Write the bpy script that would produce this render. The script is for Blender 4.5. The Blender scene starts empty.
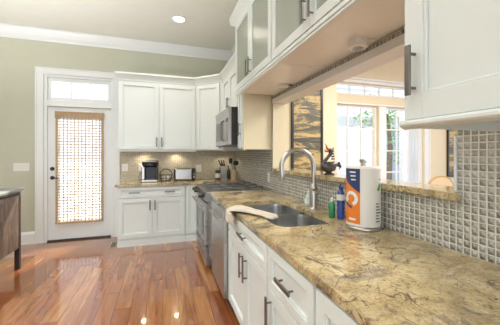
import bpy, bmesh, math, random
from mathutils import Vector, Matrix
random.seed(7)
S = bpy.context.scene
COL = S.collection

# ------------------------------------------------------------------ camera
F = 272.0
YAW = math.atan2(87.0, F)
cam_d = bpy.data.cameras.new('camera'); cam = bpy.data.objects.new('camera', cam_d); COL.objects.link(cam)
cam.location = (0, 0, 1.36)
cam.rotation_euler = (math.radians(90), 0, -YAW)
cam_d.sensor_width = 36.0; cam_d.lens = 36.0 * F / 500.0
cam_d.shift_y = -8.5 / 500.0
cam_d.clip_start = 0.02
S.camera = cam
# ------------------------------------------------------------------ world, sun, large lights, exposure
W = bpy.data.worlds.new('world'); S.world = W; W.use_nodes = True
wn = W.node_tree.nodes; wl = W.node_tree.links
bg = wn['Background']
tcw = wn.new('ShaderNodeTexCoord'); sxw = wn.new('ShaderNodeSeparateXYZ'); rpw = wn.new('ShaderNodeValToRGB')
wl.new(tcw.outputs['Generated'], sxw.inputs[0]); wl.new(sxw.outputs['Z'], rpw.inputs[0])
rpw.color_ramp.elements[0].position = 0.0; rpw.color_ramp.elements[0].color = (0.84, 0.91, 1.0, 1)
rpw.color_ramp.elements[1].position = 0.7; rpw.color_ramp.elements[1].color = (0.72, 0.85, 1.0, 1)
wl.new(rpw.outputs[0], bg.inputs['Color']); bg.inputs['Strength'].default_value = 1.6
sun_d = bpy.data.lights.new('sun', 'SUN'); sun = bpy.data.objects.new('sun', sun_d); COL.objects.link(sun)
sun_d.energy = 22.0; sun_d.angle = math.radians(1.0); sun_d.color = (1.0, 0.93, 0.82)
sun.rotation_euler = Vector((-0.45, -1.0, -0.95)).to_track_quat('-Z', 'Y').to_euler()

def area(name, loc, target, sx, sy, energy, color):
    d = bpy.data.lights.new(name, 'AREA'); o = bpy.data.objects.new(name, d); COL.objects.link(o)
    d.shape = 'RECTANGLE'; d.size = sx; d.size_y = sy; d.energy = energy; d.color = color
    o.location = loc; o.rotation_euler = (Vector(target) - Vector(loc)).to_track_quat('-Z', 'Y').to_euler()
    return o
area('rear_fill_area', (-1.6, -4.9, 1.5), (-1.0, 3.0, 2.9), 5.0, 2.8, 60, (0.90, 0.96, 1.0))  # unseen fill added behind the camera, in place of great room windows
area('overhead_fill_area', (-0.9, 2.2, 3.2), (-0.9, 2.2, 0), 2.0, 4.5, 42, (0.93, 0.97, 1.0)).data.spread = math.radians(115)  # broad overhead fill added; stands in for ceiling lamps out of view
area('dining_fill_area', (3.2, 1.8, 2.9), (3.2, 1.8, 0), 1.0, 1.0, 110, (1.0, 0.96, 0.88))  # added fill to brighten the dining walls; no fixture hangs here

def lamp_up(name, loc, energy):
    d = bpy.data.lights.new(name, 'SPOT'); o = bpy.data.objects.new(name, d); COL.objects.link(o)
    o.location = loc; o.rotation_euler = (math.pi, 0, 0); d.energy = energy; d.spot_size = math.radians(145); d.spot_blend = 0.6; d.shadow_soft_size = 0.15; d.color = (0.93, 0.97, 0.98)
lamp_up('added_uplight', (-2.4, 1.9, 1.0), 430); lamp_up('rear_added_uplight', (-2.6, -1.6, 1.75), 250)  # unseen upward spots added to brighten the ceiling, without fixtures

S.view_settings.view_transform = 'Standard'; S.view_settings.look = 'None'
S.view_settings.gamma = 1.0; S.view_settings.use_curve_mapping = False
S.view_settings.exposure = 0.0

# ------------------------------------------------------------------ node helper / materials
class NT:
    def __init__(s, name):
        s.m = bpy.data.materials.new(name); s.m.use_nodes = True
        s.n = s.m.node_tree.nodes; s.l = s.m.node_tree.links; s.b = s.n['Principled BSDF']; s.out = s.n['Material Output']
    def node(s, t, **kw):
        n = s.n.new(t)
        for k, v in kw.items(): setattr(n, k, v)
        return n
    def put(s, sock, v):
        if hasattr(v, 'is_output'): s.l.new(v, sock)
        elif isinstance(v, (tuple, list)) and len(v) == 3 and sock.type == 'RGBA': sock.default_value = (*v, 1)
        else: sock.default_value = v
    def math(s, op, a, b=None, c=None):
        n = s.node('ShaderNodeMath', operation=op)
        s.put(n.inputs[0], a)
        if b is not None: s.put(n.inputs[1], b)
        if c is not None: s.put(n.inputs[2], c)
        return n.outputs[0]
    def coord(s, which='Object'): return s.node('ShaderNodeTexCoord').outputs[which]
    def map(s, v, scale=(1,1,1), rot=(0,0,0), loc=(0,0,0)):
        n = s.node('ShaderNodeMapping'); s.l.new(v, n.inputs[0])
        n.inputs['Scale'].default_value = scale; n.inputs['Rotation'].default_value = rot; n.inputs['Location'].default_value = loc
        return n.outputs[0]
    def noise(s, v, scale, detail=4, rough=0.55, dist=0.0):
        n = s.node('ShaderNodeTexNoise'); s.l.new(v, n.inputs['Vector'])
        n.inputs['Scale'].default_value = scale; n.inputs['Detail'].default_value = detail
        n.inputs['Roughness'].default_value = rough; n.inputs['Distortion'].default_value = dist
        return n.outputs[0]
    def ramp(s, f, stops, interp='LINEAR'):
        n = s.node('ShaderNodeValToRGB'); s.l.new(f, n.inputs[0]); r = n.color_ramp; r.interpolation = interp
        while len(r.elements) < len(stops): r.elements.new(0.5)
        for e, (p, c) in zip(r.elements, stops): e.position = p; e.color = (*c, 1) if len(c) == 3 else c
        return n.outputs[0]
    def mix(s, f, a, b, mode='MIX'):
        n = s.node('ShaderNodeMix', data_type='RGBA', blend_type=mode)
        s.put(n.inputs[0], f); s.put(n.inputs[6], a); s.put(n.inputs[7], b)
        return n.outputs[2]
    def xyz(s, v):
        n = s.node('ShaderNodeSeparateXYZ'); s.l.new(v, n.inputs[0]); return n.outputs
    def comb(s, x, y, z):
        n = s.node('ShaderNodeCombineXYZ')
        for i, q in enumerate((x, y, z)): s.put(n.inputs[i], q)
        return n.outputs[0]
    def white(s, v):
        n = s.node('ShaderNodeTexWhiteNoise', noise_dimensions='3D'); s.l.new(v, n.inputs[0]); return n.outputs[0]
    def bump(s, h, strength=0.3, dist=0.002):
        n = s.node('ShaderNodeBump'); s.put(n.inputs['Height'], h)
        n.inputs['Strength'].default_value = strength; n.inputs['Distance'].default_value = dist
        s.l.new(n.outputs[0], s.b.inputs['Normal'])
    def set(s, **kw):
        for k, v in kw.items():
            s.put(s.b.inputs[{'color': 'Base Color', 'rough': 'Roughness', 'metal': 'Metallic', 'spec': 'Specular IOR Level', 'trans': 'Transmission Weight', 'alpha': 'Alpha', 'coat': 'Coat Weight', 'emit': 'Emission Color', 'estr': 'Emission Strength', 'coatr': 'Coat Roughness', 'sheen':'Sheen Weight', 'sub':'Subsurface Weight'}[k]], v)
        return s

def plain(name, c, rough=0.5, metal=0.0, var=0.04, vscale=6.0, bump=0.0, bscale=120.0, **kw):
    t = NT(name); v = t.coord()
    n = t.noise(v, vscale, 3)
    t.set(color=t.mix(n, tuple(x * (1 - var) for x in c), tuple(min(1, x * (1 + var)) for x in c)), rough=rough, metal=metal, **kw)
    if bump: t.bump(t.noise(v, bscale, 3), bump, 0.001)
    return t.m

M = {}
M['wall'] = plain('sage_wall_paint', (0.55, 0.55, 0.44), 0.7, bump=0.08)
M['ceil'] = plain('ceiling_paint', (0.80, 0.79, 0.73), 0.8)
M['dwall'] = plain('yellow_wall_paint', (0.74, 0.67, 0.49), 0.7)
M['trim'] = plain('white_trim_paint', (0.80, 0.82, 0.82), 0.4, var=0.02)
M['cab'] = plain('white_cabinet_paint', (0.76, 0.80, 0.775), 0.35, var=0.015)
M['cream'] = plain('warm_lit_cream_paint', (0.76, 0.68, 0.47), 0.4, var=0.02)  # cream tone carries the warm light from the dining room
M['under'] = plain('cabinet_underside', (0.88, 0.88, 0.88), 0.22, var=0.03)  # cabinet white lightened to make up for weak light below
M['nickel'] = plain('brushed_nickel', (0.50, 0.48, 0.44), 0.28, 1.0)
M['pull'] = plain('pewter_pull', (0.20, 0.185, 0.17), 0.32, 0.9)
M['bronze'] = plain('dark_bronze', (0.06, 0.055, 0.05), 0.35, 0.8)
M['chrome'] = plain('chrome', (0.75, 0.75, 0.75), 0.12, 1.0)
M['black'] = plain('black_plastic', (0.02, 0.02, 0.022), 0.35)
M['iron'] = plain('cast_iron', (0.16, 0.16, 0.165), 0.45, 0.5)
M['dglass'] = plain('dark_glass', (0.05, 0.055, 0.06), 0.05)
M['white'] = plain('white_plastic', (0.82, 0.81, 0.78), 0.4)
M['paper'] = plain('white_paper', (0.78, 0.76, 0.72), 0.55, var=0.03)
M['orange'] = plain('orange_print', (0.80, 0.22, 0.03), 0.4)
M['blue'] = plain('navy_print', (0.03, 0.05, 0.16), 0.4)
M['green'] = plain('green_print', (0.12, 0.30, 0.06), 0.5)
M['ink'] = plain('dark_print', (0.06, 0.06, 0.05), 0.6)
M['grey'] = plain('grey_plastic', (0.25, 0.26, 0.27), 0.4)
M['crock'] = plain('tan_ceramic', (0.62, 0.52, 0.38), 0.35)
M['woodlt'] = plain('utensil_wood', (0.45, 0.28, 0.13), 0.6)
M['bluesoap'] = plain('blue_soap', (0.03, 0.07, 0.35), 0.15, coat=0.6)
M['greensoap'] = plain('green_soap', (0.02, 0.25, 0.09), 0.12, coat=0.6)
M['clearsoap'] = plain('pale_green_bottle', (0.40, 0.58, 0.50), 0.12, coat=0.5)
M['towel'] = plain('linen_towel', (0.62, 0.55, 0.45), 0.95, bump=0.5, bscale=400.0, var=0.1)
M['birdmetal'] = plain('patina_metal', (0.10, 0.095, 0.09), 0.35, 0.7, var=0.5, vscale=40)
M['copper'] = plain('copper_beak', (0.55, 0.20, 0.05), 0.35, 0.6)
M['chairfab'] = plain('tan_upholstery', (0.62, 0.50, 0.33), 0.85, bump=0.3)
M['chairwood'] = plain('gold_wood', (0.42, 0.28, 0.12), 0.35)
M['ground'] = plain('pale_paving', (0.36, 0.35, 0.33), 0.9)
M['bark'] = plain('bark', (0.16, 0.11, 0.07), 0.9)
M['siding'] = plain('bluegrey_siding', (0.50, 0.58, 0.70), 0.7)
M['fence'] = plain('white_fence_paint', (0.86, 0.89, 0.95), 0.6)
M['bulb'] = NT('lamp_glow').set(color=(1, 1, 1), emit=(1.0, 0.93, 0.8), estr=6.0).m
M['warmglow'] = NT('puck_lamp_glow').set(color=(1, 1, 1), emit=(1.0, 0.8, 0.5), estr=3.0).m
# stainless
t = NT('brushed_stainless'); v = t.map(t.coord(), (2, 2, 60)); n = t.noise(v, 3, 2)
t.set(color=(0.50, 0.49, 0.48), metal=1.0, rough=t.math('MULTIPLY_ADD', n, 0.04, 0.26)); M['steel'] = t.m
t = NT('sink_steel'); n = t.noise(t.map(t.coord(), (4, 60, 4)), 4, 2)
t.set(color=(0.52, 0.53, 0.55), metal=1.0, rough=t.math('MULTIPLY_ADD', n, 0.10, 0.2)); M['sinksteel'] = t.m
# glass
def glass(name, tint, gloss, bump=0.0, bscale=60, rough=0.02, refl_tint=0.0):
    t = NT(name); t.n.remove(t.b)
    tr = t.node('ShaderNodeBsdfTransparent'); tr.inputs[0].default_value = (*tint, 1)
    gl = t.node('ShaderNodeBsdfGlossy'); gl.inputs['Roughness'].default_value = rough
    fr = t.node('ShaderNodeLayerWeight'); fr.inputs[0].default_value = 0.5
    mx = t.node('ShaderNodeMixShader')
    t.l.new(t.math('MINIMUM', t.math('MULTIPLY_ADD', t.math('POWER', fr.outputs['Facing'], 4.0), 0.7, gloss), 1.0), mx.inputs[0]); t.l.new(tr.outputs[0], mx.inputs[1]); t.l.new(gl.outputs[0], mx.inputs[2])
    if bump:
        bn = t.node('ShaderNodeBump'); bn.inputs['Strength'].default_value = bump; bn.inputs['Distance'].default_value = 0.004
        vo = t.noise(t.coord(), bscale, 3)
        t.l.new(vo, bn.inputs['Height']); t.l.new(bn.outputs[0], gl.inputs['Normal']); t.l.new(bn.outputs[0], fr.inputs['Normal'])
    last = mx
    if refl_tint:
        df = t.node('ShaderNodeBsdfDiffuse'); df.inputs[0].default_value = (0.62, 0.66, 0.57, 1)  # grey-green diffuse share stands in for the room's reflection
        last = t.node('ShaderNodeMixShader'); last.inputs[0].default_value = refl_tint
        t.l.new(mx.outputs[0], last.inputs[1]); t.l.new(df.outputs[0], last.inputs[2])
    t.l.new(last.outputs[0], t.out.inputs[0]); return t.m
M['pane'] = glass('window_glass', (0.97, 0.98, 0.99), 0.03)
M['seeded'] = glass('seeded_glass', (0.80, 0.84, 0.77), 0.18, 0.6, 45, 0.08, 0.42)
# translucent things
def sheer(name, c, tr_amt):
    t = NT(name); t.n.remove(t.b)
    d = t.node('ShaderNodeBsdfDiffuse'); d.inputs[0].default_value = (*c, 1)
    tl = t.node('ShaderNodeBsdfTranslucent'); tl.inputs[0].default_value = (*c, 1)
    tp = t.node('ShaderNodeBsdfTransparent')
    m1 = t.node('ShaderNodeMixShader'); m1.inputs[0].default_value = 0.6; m2 = t.node('ShaderNodeMixShader')
    t.l.new(d.outputs[0], m1.inputs[1]); t.l.new(tl.outputs[0], m1.inputs[2])
    m2.inputs[0].default_value = tr_amt
    t.l.new(m1.outputs[0], m2.inputs[1]); t.l.new(tp.outputs[0], m2.inputs[2]); t.l.new(m2.outputs[0], t.out.inputs[0])
    return t.m
M['sheer'] = sheer('sheer_curtain_cloth', (0.85, 0.87, 0.92), 0.4)
M['weave'] = sheer('blind_weave', (0.80, 0.77, 0.75), 0.8)
M['leaf'] = sheer('leaf_green', (0.20, 0.32, 0.10), 0.0)
M['bamboo'] = plain('bamboo_slat', (0.50, 0.35, 0.21), 0.7, var=0.25, vscale=30)
# granite
def granite():
    t = NT('golden_granite'); v = t.coord()
    warp = t.node('ShaderNodeVectorMath', operation='MULTIPLY_ADD')
    nz = t.node('ShaderNodeTexNoise'); t.l.new(v, nz.inputs['Vector']); nz.inputs['Scale'].default_value = 3.0; nz.inputs['Detail'].default_value = 4
    t.l.new(nz.outputs['Color'], warp.inputs[0]); warp.inputs[1].default_value = (0.35, 0.35, 0.35); t.l.new(v, warp.inputs[2])
    wv = warp.outputs[0]
    big = t.noise(v, 5, 5, 0.6, 0.6)
    col = t.ramp(big, [(0.28, (0.36, 0.25, 0.115)), (0.43, (0.53, 0.40, 0.20)), (0.58, (0.64, 0.51, 0.29)), (0.75, (0.74, 0.64, 0.44))])
    fine = t.noise(v, 60, 4, 0.7)
    col = t.mix(t.ramp(fine, [(0.36, (0.6,)*3), (0.46, (0, 0, 0))]), col, (0.10, 0.065, 0.035))
    fine2 = t.noise(t.map(v, loc=(4, 2, 1)), 95, 3, 0.7)
    col = t.mix(t.ramp(fine2, [(0.55, (0, 0, 0)), (0.68, (0.75,)*3)]), col, (0.72, 0.62, 0.42))
    # veins: zero-crossings of warped noise
    for sc, wd, amt, loc in ((2.0, 0.010, 0.9, (0, 0, 0)), (3.6, 0.009, 0.9, (7, 3, 1)), (6.5, 0.012, 0.7, (1, 5, 2))):
        q = t.noise(t.map(wv, loc=loc), sc, 4, 0.55, 0.9)
        dd = t.math('ABSOLUTE', t.math('SUBTRACT', q, 0.5))
        f = t.math('MULTIPLY', t.math('SUBTRACT', 1.0, t.math('MINIMUM', t.math('DIVIDE', dd, wd), 1.0)), amt)
        brk = t.ramp(t.noise(t.map(v, loc=loc), 6, 3), [(0.36, (0.1,)*3), (0.5, (1, 1, 1))])
        col = t.mix(t.math('MULTIPLY', f, brk), col, (0.055, 0.045, 0.035))
    patch = t.ramp(t.noise(t.map(wv, loc=(2, 9, 4)), 4.0, 5, 0.7), [(0.50, (0, 0, 0)), (0.68, (0.8,)*3)])
    col = t.mix(patch, col, (0.15, 0.095, 0.055))
    gp = t.ramp(t.noise(t.map(wv, (1, 2.2, 1), (0, 0, 0.6), (5, 1, 8)), 3.0, 6, 0.7, 1.0), [(0.54, (0, 0, 0)), (0.66, (0.65,)*3)])
    col = t.mix(gp, col, (0.17, 0.15, 0.12))
    t.set(color=col, rough=0.10, spec=0.5)
    return t.m
M['granite'] = granite()
# hardwood floor: planks along Y
def hardwood():
    t = NT('hardwood_planks'); x, y, z = t.xyz(t.coord())[:3]
    w = 0.135
    row = t.math('FLOOR', t.math('DIVIDE', x, w))
    off = t.math('MULTIPLY', t.white(t.comb(row, 3.1, 0.0)), 2.0)
    ln = t.math('DIVIDE', t.math('ADD', y, off), 1.15)
    seg = t.math('FLOOR', ln)
    rnd = t.white(t.comb(row, seg, 1.7))
    base = t.ramp(rnd, [(0.0, (0.23, 0.065, 0.020)), (0.35, (0.32, 0.105, 0.030)), (0.7, (0.38, 0.145, 0.042)), (1.0, (0.47, 0.21, 0.066))])
    gv = t.comb(t.math('MULTIPLY', x, 26.0), t.math('MULTIPLY_ADD', y, 1.6, t.math('MULTIPLY', rnd, 40.0)), 0.0)
    g = t.noise(gv, 1.0, 4, 0.6, 0.9)
    col = t.mix(t.ramp(g, [(0.35, (0.6,)*3), (0.6, (0, 0, 0))]), base, (0.24, 0.08, 0.028))
    col = t.mix(t.ramp(g, [(0.55, (0, 0, 0)), (0.8, (0.55,)*3)]), col, (0.58, 0.31, 0.14))
    g2 = t.noise(t.comb(t.math('MULTIPLY', x, 9.0), t.math('MULTIPLY_ADD', y, 1.1, t.math('MULTIPLY', rnd, 17.0)), 3.0), 1.0, 5, 0.65, 1.5)
    col = t.mix(t.ramp(g2, [(0.5, (0, 0, 0)), (0.68, (0.75,)*3)]), col, (0.15, 0.045, 0.018))
    fx = t.math('FRACT', t.math('DIVIDE', x, w)); fy = t.math('FRACT', ln)
    ex = t.math('LESS_THAN', t.math('MINIMUM', fx, t.math('SUBTRACT', 1.0, fx)), 0.012)
    ey = t.math('LESS_THAN', t.math('MINIMUM', fy, t.math('SUBTRACT', 1.0, fy)), 0.0015)
    e = t.math('MAXIMUM', ex, ey)
    col = t.mix(t.math('MULTIPLY', e, 0.75), col, (0.06, 0.02, 0.01))
    t.set(color=col, rough=t.math('MULTIPLY_ADD', g, 0.1, 0.16), spec=0.6, coat=1.0, coatr=0.06)
    t.bump(t.math('SUBTRACT', t.math('MULTIPLY', g, 0.1), e), 0.1, 0.001)
    return t.m
M['floor'] = hardwood()
# mosaic tile; axis = wall's horizontal axis
def tiles(name, axis, p, c0, c1, c2, grout, gw, rough, spec, bstr, bdist):
    t = NT(name); q = t.xyz(t.coord()); h = q[axis]; z = q[2]
    a = t.math('DIVIDE', h, p); b = t.math('DIVIDE', t.math('SUBTRACT', z, 0.914), p)
    fa = t.math('FRACT', a); fb = t.math('FRACT', b)
    da = t.math('MINIMUM', fa, t.math('SUBTRACT', 1.0, fa)); db = t.math('MINIMUM', fb, t.math('SUBTRACT', 1.0, fb))
    d = t.math('MINIMUM', da, db)
    g = t.math('LESS_THAN', d, gw)
    rnd = t.white(t.comb(t.math('FLOOR', a), t.math('FLOOR', b), 0.5))
    col = t.ramp(rnd, [(0.0, c0), (0.5, c1), (1.0, c2)])
    t.set(color=t.mix(g, col, grout), rough=t.math('MULTIPLY_ADD', g, 0.6, rough), spec=spec)
    pil = t.math('POWER', t.math('MINIMUM', t.math('MULTIPLY', t.math('SUBTRACT', d, gw), 3.2), 1.0), 0.5)
    wob = t.math('MULTIPLY', t.noise(t.coord(), 55, 2), 0.5)
    t.bump(t.math('MULTIPLY', t.math('ADD', pil, wob), t.math('SUBTRACT', 1.0, g)), bstr, bdist)
    return t.m
M['tile_r'] = tiles('glass_mosaic_tile', 1, 0.031, (0.36, 0.335, 0.28), (0.47, 0.44, 0.375), (0.60, 0.57, 0.50), (0.76, 0.75, 0.71), 0.085, 0.08, 1.0, 1.0, 0.012)
M['tile_b'] = tiles('tan_mosaic_tile', 0, 0.0325, (0.40, 0.35, 0.26), (0.46, 0.40, 0.30), (0.52, 0.46, 0.35), (0.60, 0.56, 0.46), 0.07, 0.2, 0.5, 0.4, 0.003)
# dark grained oak for the sideboard
t = NT('dark_oak'); v = t.coord(); g = t.noise(t.map(v, (18, 18, 2)), 3, 4, 0.6, 1.2)
t.set(color=t.ramp(g, [(0.3, (0.05, 0.03, 0.02)), (0.5, (0.15, 0.095, 0.065)), (0.7, (0.26, 0.18, 0.13))]), rough=0.5); M['oak'] = t.m
M['oakdark'] = plain('espresso_wood', (0.03, 0.02, 0.016), 0.4)
M['stone'] = plain('grey_stone_top', (0.22, 0.23, 0.21), 0.25, var=0.2, vscale=20)
# abstract paintings
def painting(name, loc):
    t = NT(name); v = t.map(t.coord(), (0.6, 1, 4.2), loc=loc); n = t.noise(v, 1.5, 6, 0.65, 1.6)
    f = t.noise(t.map(t.coord(), loc=loc), 45, 4, 0.7)
    k = t.math('MULTIPLY_ADD', f, 0.22, t.math('SUBTRACT', n, 0.11))
    t.set(color=t.ramp(k, [(0.36, (0.07, 0.065, 0.045)), (0.49, (0.15, 0.14, 0.10)), (0.52, (0.40, 0.28, 0.10)), (0.58, (0.60, 0.47, 0.22)), (0.68, (0.26, 0.17, 0.06))]), rough=0.5)
    return t.m
M['paint1'] = painting('abstract_gold_painting', (0, 0, 0)); M['paint2'] = painting('abstract_brown_painting', (3, 1, 2))

# ------------------------------------------------------------------ mesh helpers
class MB:
    def __init__(s): s.bm = bmesh.new(); s.T = Matrix.Identity(4); s.sm = False
    def _add(s, verts, faces):
        vs = [s.bm.verts.new(s.T @ Vector(p)) for p in verts]
        for f in faces:
            try: s.bm.faces.new([vs[i] for i in f])
            except ValueError: pass
        return vs
    def box(s, x0, x1, y0, y1, z0, z1, bev=0.0, seg=2):
        x0, x1 = min(x0, x1), max(x0, x1); y0, y1 = min(y0, y1), max(y0, y1); z0, z1 = min(z0, z1), max(z0, z1)
        vs = s._add([(x0,y0,z0),(x1,y0,z0),(x1,y1,z0),(x0,y1,z0),(x0,y0,z1),(x1,y0,z1),(x1,y1,z1),(x0,y1,z1)],
               [(0,3,2,1),(4,5,6,7),(0,1,5,4),(1,2,6,5),(2,3,7,6),(3,0,4,7)])
        if bev:
            es = {e for v in vs for e in v.link_edges}
            bmesh.ops.bevel(s.bm, geom=list(es), offset=bev, segments=seg, affect='EDGES', profile=0.5)
        return s
    def prism(s, poly, axis, a, b):   # poly of 2D points, extruded along axis index a->b
        def P(q, h):
            r = list(q); r.insert(axis, h); return tuple(r)
        n = len(poly)
        s._add([P(q, a) for q in poly] + [P(q, b) for q in poly],
               [tuple(range(n)), tuple(range(2*n-1, n-1, -1))] + [(i, i+n, (i+1) % n + n, (i+1) % n) for i in range(n)])
        return s
    def lathe(s, prof, c=(0,0,0), n=24, axis='Z', a0=0.0, a1=2*math.pi):
        full = abs(a1 - a0 - 2*math.pi) < 1e-6; m = n if full else n + 1
        vs = []; 
        for (r, z) in prof:
            for k in range(m):
                a = a0 + (a1 - a0) * k / n
                p = (r*math.cos(a), r*math.sin(a), z)
                if axis == 'X': p = (p[2], p[0], p[1])
                if axis == 'Y': p = (p[1], p[2], p[0])
                vs.append((p[0]+c[0], p[1]+c[1], p[2]+c[2]))
        fs = []
        for i in range(len(prof)-1):
            for k in range(n):
                k2 = (k+1) % m
                fs.append((i*m+k, i*m+k2, (i+1)*m+k2, (i+1)*m+k))
        if full:
            if prof[0][0] > 1e-6: fs.append(tuple(reversed(range(m))))
            if prof[-1][0] > 1e-6: fs.append(tuple(range((len(prof)-1)*m, len(prof)*m)))
        s._add(vs, fs); return s
    def cyl(s, c, r, h, n=24, axis='Z', bev=0.0):
        if bev: return s.lathe([(r-bev, 0), (r, bev), (r, h-bev), (r-bev, h)], c, n, axis)
        return s.lathe([(r, 0), (r, h)], c, n, axis)
    def tube(s, pts, r, n=10, close=False, flat=None):
        pts = [Vector(p) for p in pts]; N = len(pts)
        rs = r if isinstance(r, (list, tuple)) else [r]*N
        up = None; rings = []
        for i, p in enumerate(pts):
            if close: d = (pts[(i+1) % N] - pts[i-1])
            else: d = pts[min(i+1, N-1)] - pts[max(i-1, 0)]
            d.normalize()
            if up is None:
                up = Vector((0,0,1)) if abs(d.z) < 0.9 else Vector((1,0,0))
            sd = d.cross(up).normalized(); up = sd.cross(d).normalized()
            rings.append([tuple(p + (sd*math.cos(2*math.pi*k/n) + up*math.sin(2*math.pi*k/n)*(flat or 1.0))*rs[i]) for k in range(n)])
        vs = [q for g in rings for q in g]; fs = []
        for i in range(N if close else N-1):
            j = (i+1) % N
            for k in range(n): fs.append((i*n+k, i*n+(k+1)%n, j*n+(k+1)%n, j*n+k))
        if not close: fs += [tuple(reversed(range(n))), tuple(range((N-1)*n, N*n))]
        s._add(vs, fs); return s
    def ball(s, c, rx, ry, rz, n=16, m=10):
        prof = []
        vs = []; fs = []
        for i in range(m+1):
            a = math.pi*i/m
            for k in range(n):
                b = 2*math.pi*k/n
                vs.append((c[0]+rx*math.sin(a)*math.cos(b), c[1]+ry*math.sin(a)*math.sin(b), c[2]-rz*math.cos(a)))
        for i in range(m):
            for k in range(n): fs.append((i*n+k, i*n+(k+1)%n, (i+1)*n+(k+1)%n, (i+1)*n+k))
        s._add(vs, fs); return s
    def grid(s, fn, nu, nv, thick=0.0):
        vs = [fn(i/nu, j/nv) for j in range(nv+1) for i in range(nu+1)]
        fs = [(j*(nu+1)+i, j*(nu+1)+i+1, (j+1)*(nu+1)+i+1, (j+1)*(nu+1)+i) for j in range(nv) for i in range(nu)]
        s._add(vs, fs); return s
    def build(s, name, mat, parent=None, smooth=False, solid=0.0, sub=0):
        bmesh.ops.remove_doubles(s.bm, verts=s.bm.verts, dist=1e-6)
        bmesh.ops.recalc_face_normals(s.bm, faces=s.bm.faces)
        if parent is not None:
            o = parent
            while o.parent: o = o.parent
            s.bm.transform(o.matrix_basis.inverted())
        me = bpy.data.meshes.new(name); s.bm.to_mesh(me); s.bm.free()
        if smooth:
            for p in me.polygons: p.use_smooth = True
        me.materials.append(mat)
        ob = bpy.data.objects.new(name, me); COL.objects.link(ob)
        if parent is not None: ob.parent = parent
        if solid:
            md = ob.modifiers.new('solid', 'SOLIDIFY'); md.thickness = solid; md.offset = 0
        if sub:
            md = ob.modifiers.new('sub', 'SUBSURF'); md.levels = sub; md.render_levels = sub
        if smooth:
            try:
                md = None
                me.set_sharp_from_angle(angle=math.radians(38))
            except Exception: pass
        return ob

def tag(o, label, cat, group=None):
    o['label'] = label; o['category'] = cat
    if group: o['group'] = group
    return o
def thing(name, label, cat, loc=(0,0,0), group=None):
    o = bpy.data.objects.new(name, None); COL.objects.link(o); o.location = loc; o.empty_display_size = 0.1
    return tag(o, label, cat, group)
def struct(o): o['kind'] = 'structure'; return o
def frame(origin, normal):
    y = Vector(normal).normalized(); z = Vector((0,0,1)); x = y.cross(z)
    m = Matrix.Identity(4)
    for i, a in enumerate((x, y, z)):
        for j in range(3): m[j][i] = a[j]
    for j in range(3): m[j][3] = origin[j]
    return m

# key dimensions ------------------------------------------------------------
XW = 1.28      # tiled face of the right wall
YB = 4.93      # back wall
ZC = 3.24      # ceiling
CT = 0.914     # counter top
XE = 0.530      # counter edge
XF = 0.556     # base cabinet face (doors stand 2 cm proud)
XG = 0.815     # glass cabinet body face
XU = 0.915     # ordinary wall cabinet body face on right wall
YU = 4.60      # back wall cabinet face
YBF = 4.345    # back base cabinet face

# ------------------------------------------------------------------ the setting
b = MB(); b.box(-4.4, 7.0, -5.0, 5.1, -0.1, 0.0); struct(b.build('floor', M['floor']))
b = MB(); b.box(-4.4, 7.0, -5.0, 5.1, ZC, ZC+0.1); struct(b.build('ceiling', M['ceil']))
# back wall with door opening
DX0, DX1, DZ1 = -1.735, -0.775, 2.585
b = MB(); b.box(-4.4, DX0, YB, YB+0.15, 0, ZC).box(DX1, 1.43, YB, YB+0.15, 0, ZC).box(DX0, DX1, YB, YB+0.15, DZ1, ZC)
struct(b.build('wall_back', M['wall']))
b = MB(); b.box(-4.5, -4.4, -5.0, 5.08, 0, ZC); struct(b.build('wall_left', M['wall']))
# right wall with the pass-through over the half wall
OY0, OY1, OZ0, OZ1 = 0.905, 3.08, 1.150, 1.985
b = MB(); b.box(1.29, 1.43, OY1, YB, 0, ZC).box(1.29, 1.43, OY0, OY1, 0, OZ0).box(1.29, 1.43, OY0, OY1, OZ1, ZC).box(1.29, 1.43, -5.0, OY0, 0, ZC)
struct(b.build('wall_right', M['dwall']))
b = MB(); b.box(XW, 1.289, -1.0, OY0-0.012, CT, 1.50).box(XW, 1.289, OY0-0.012, OY1, CT, OZ0-0.001).box(XW, 1.289, OY1, YB-0.011, CT, 1.47)
b.box(XW, 1.289, OY1, OY1+0.034, 1.47, 2.061).box(XW, 1.289, OY0, OY1, 2.03, 2.061)
struct(b.build('wall_right_tile', M['tile_r']))
b = MB(); b.box(-0.66, XW, YB-0.011, YB-0.001, CT, 1.46); struct(b.build('wall_back_tile', M['tile_b']))
# opening lining
b = MB(); b.box(1.272, 1.44, OY0, OY1, OZ1-0.012, OZ1-0.0005, 0.002); b.box(1.272, 1.289, OY0, OY1, OZ1, 2.029, 0.003)
struct(b.build('trim_1', M['trim']))
b = MB(); b.box(1.275, 1.44, OY1-0.012, OY1-0.0005, 1.190, OZ1-0.013, 0.002); struct(b.build('trim_2', M['cream']))
b = MB(); b.box(1.270, 1.289, OY0-0.011, OY0+0.0, 1.190, 1.44, 0.003); struct(b.build('trim_3', M['trim']))
# crown moulding, baseboards
crown = [(0,0),(0.0,-0.155),(0.014,-0.155),(0.022,-0.13),(0.05,-0.10),(0.085,-0.05),(0.10,-0.022),(0.11,-0.018),(0.11,0)]
b = MB(); b.prism([(YB-p, ZC+q) for p, q in crown], 0, -4.4, 1.29); struct(b.build('trim_4', M['trim']))
b = MB(); b.prism([(1.29-p, ZC+q) for p, q in crown], 1, -5.0, YB); struct(b.build('trim_5', M['trim']))
def bboard(x0, x1, name):
    b = MB(); b.prism([(YB-0.001,0),(YB-0.02,0),(YB-0.02,0.15),(YB-0.014,0.16),(YB-0.008,0.18),(YB-0.001,0.185)], 0, x0, x1); struct(b.build(name, M['trim']))
bboard(-4.4, DX0-0.115, 'baseboard_back')
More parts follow.
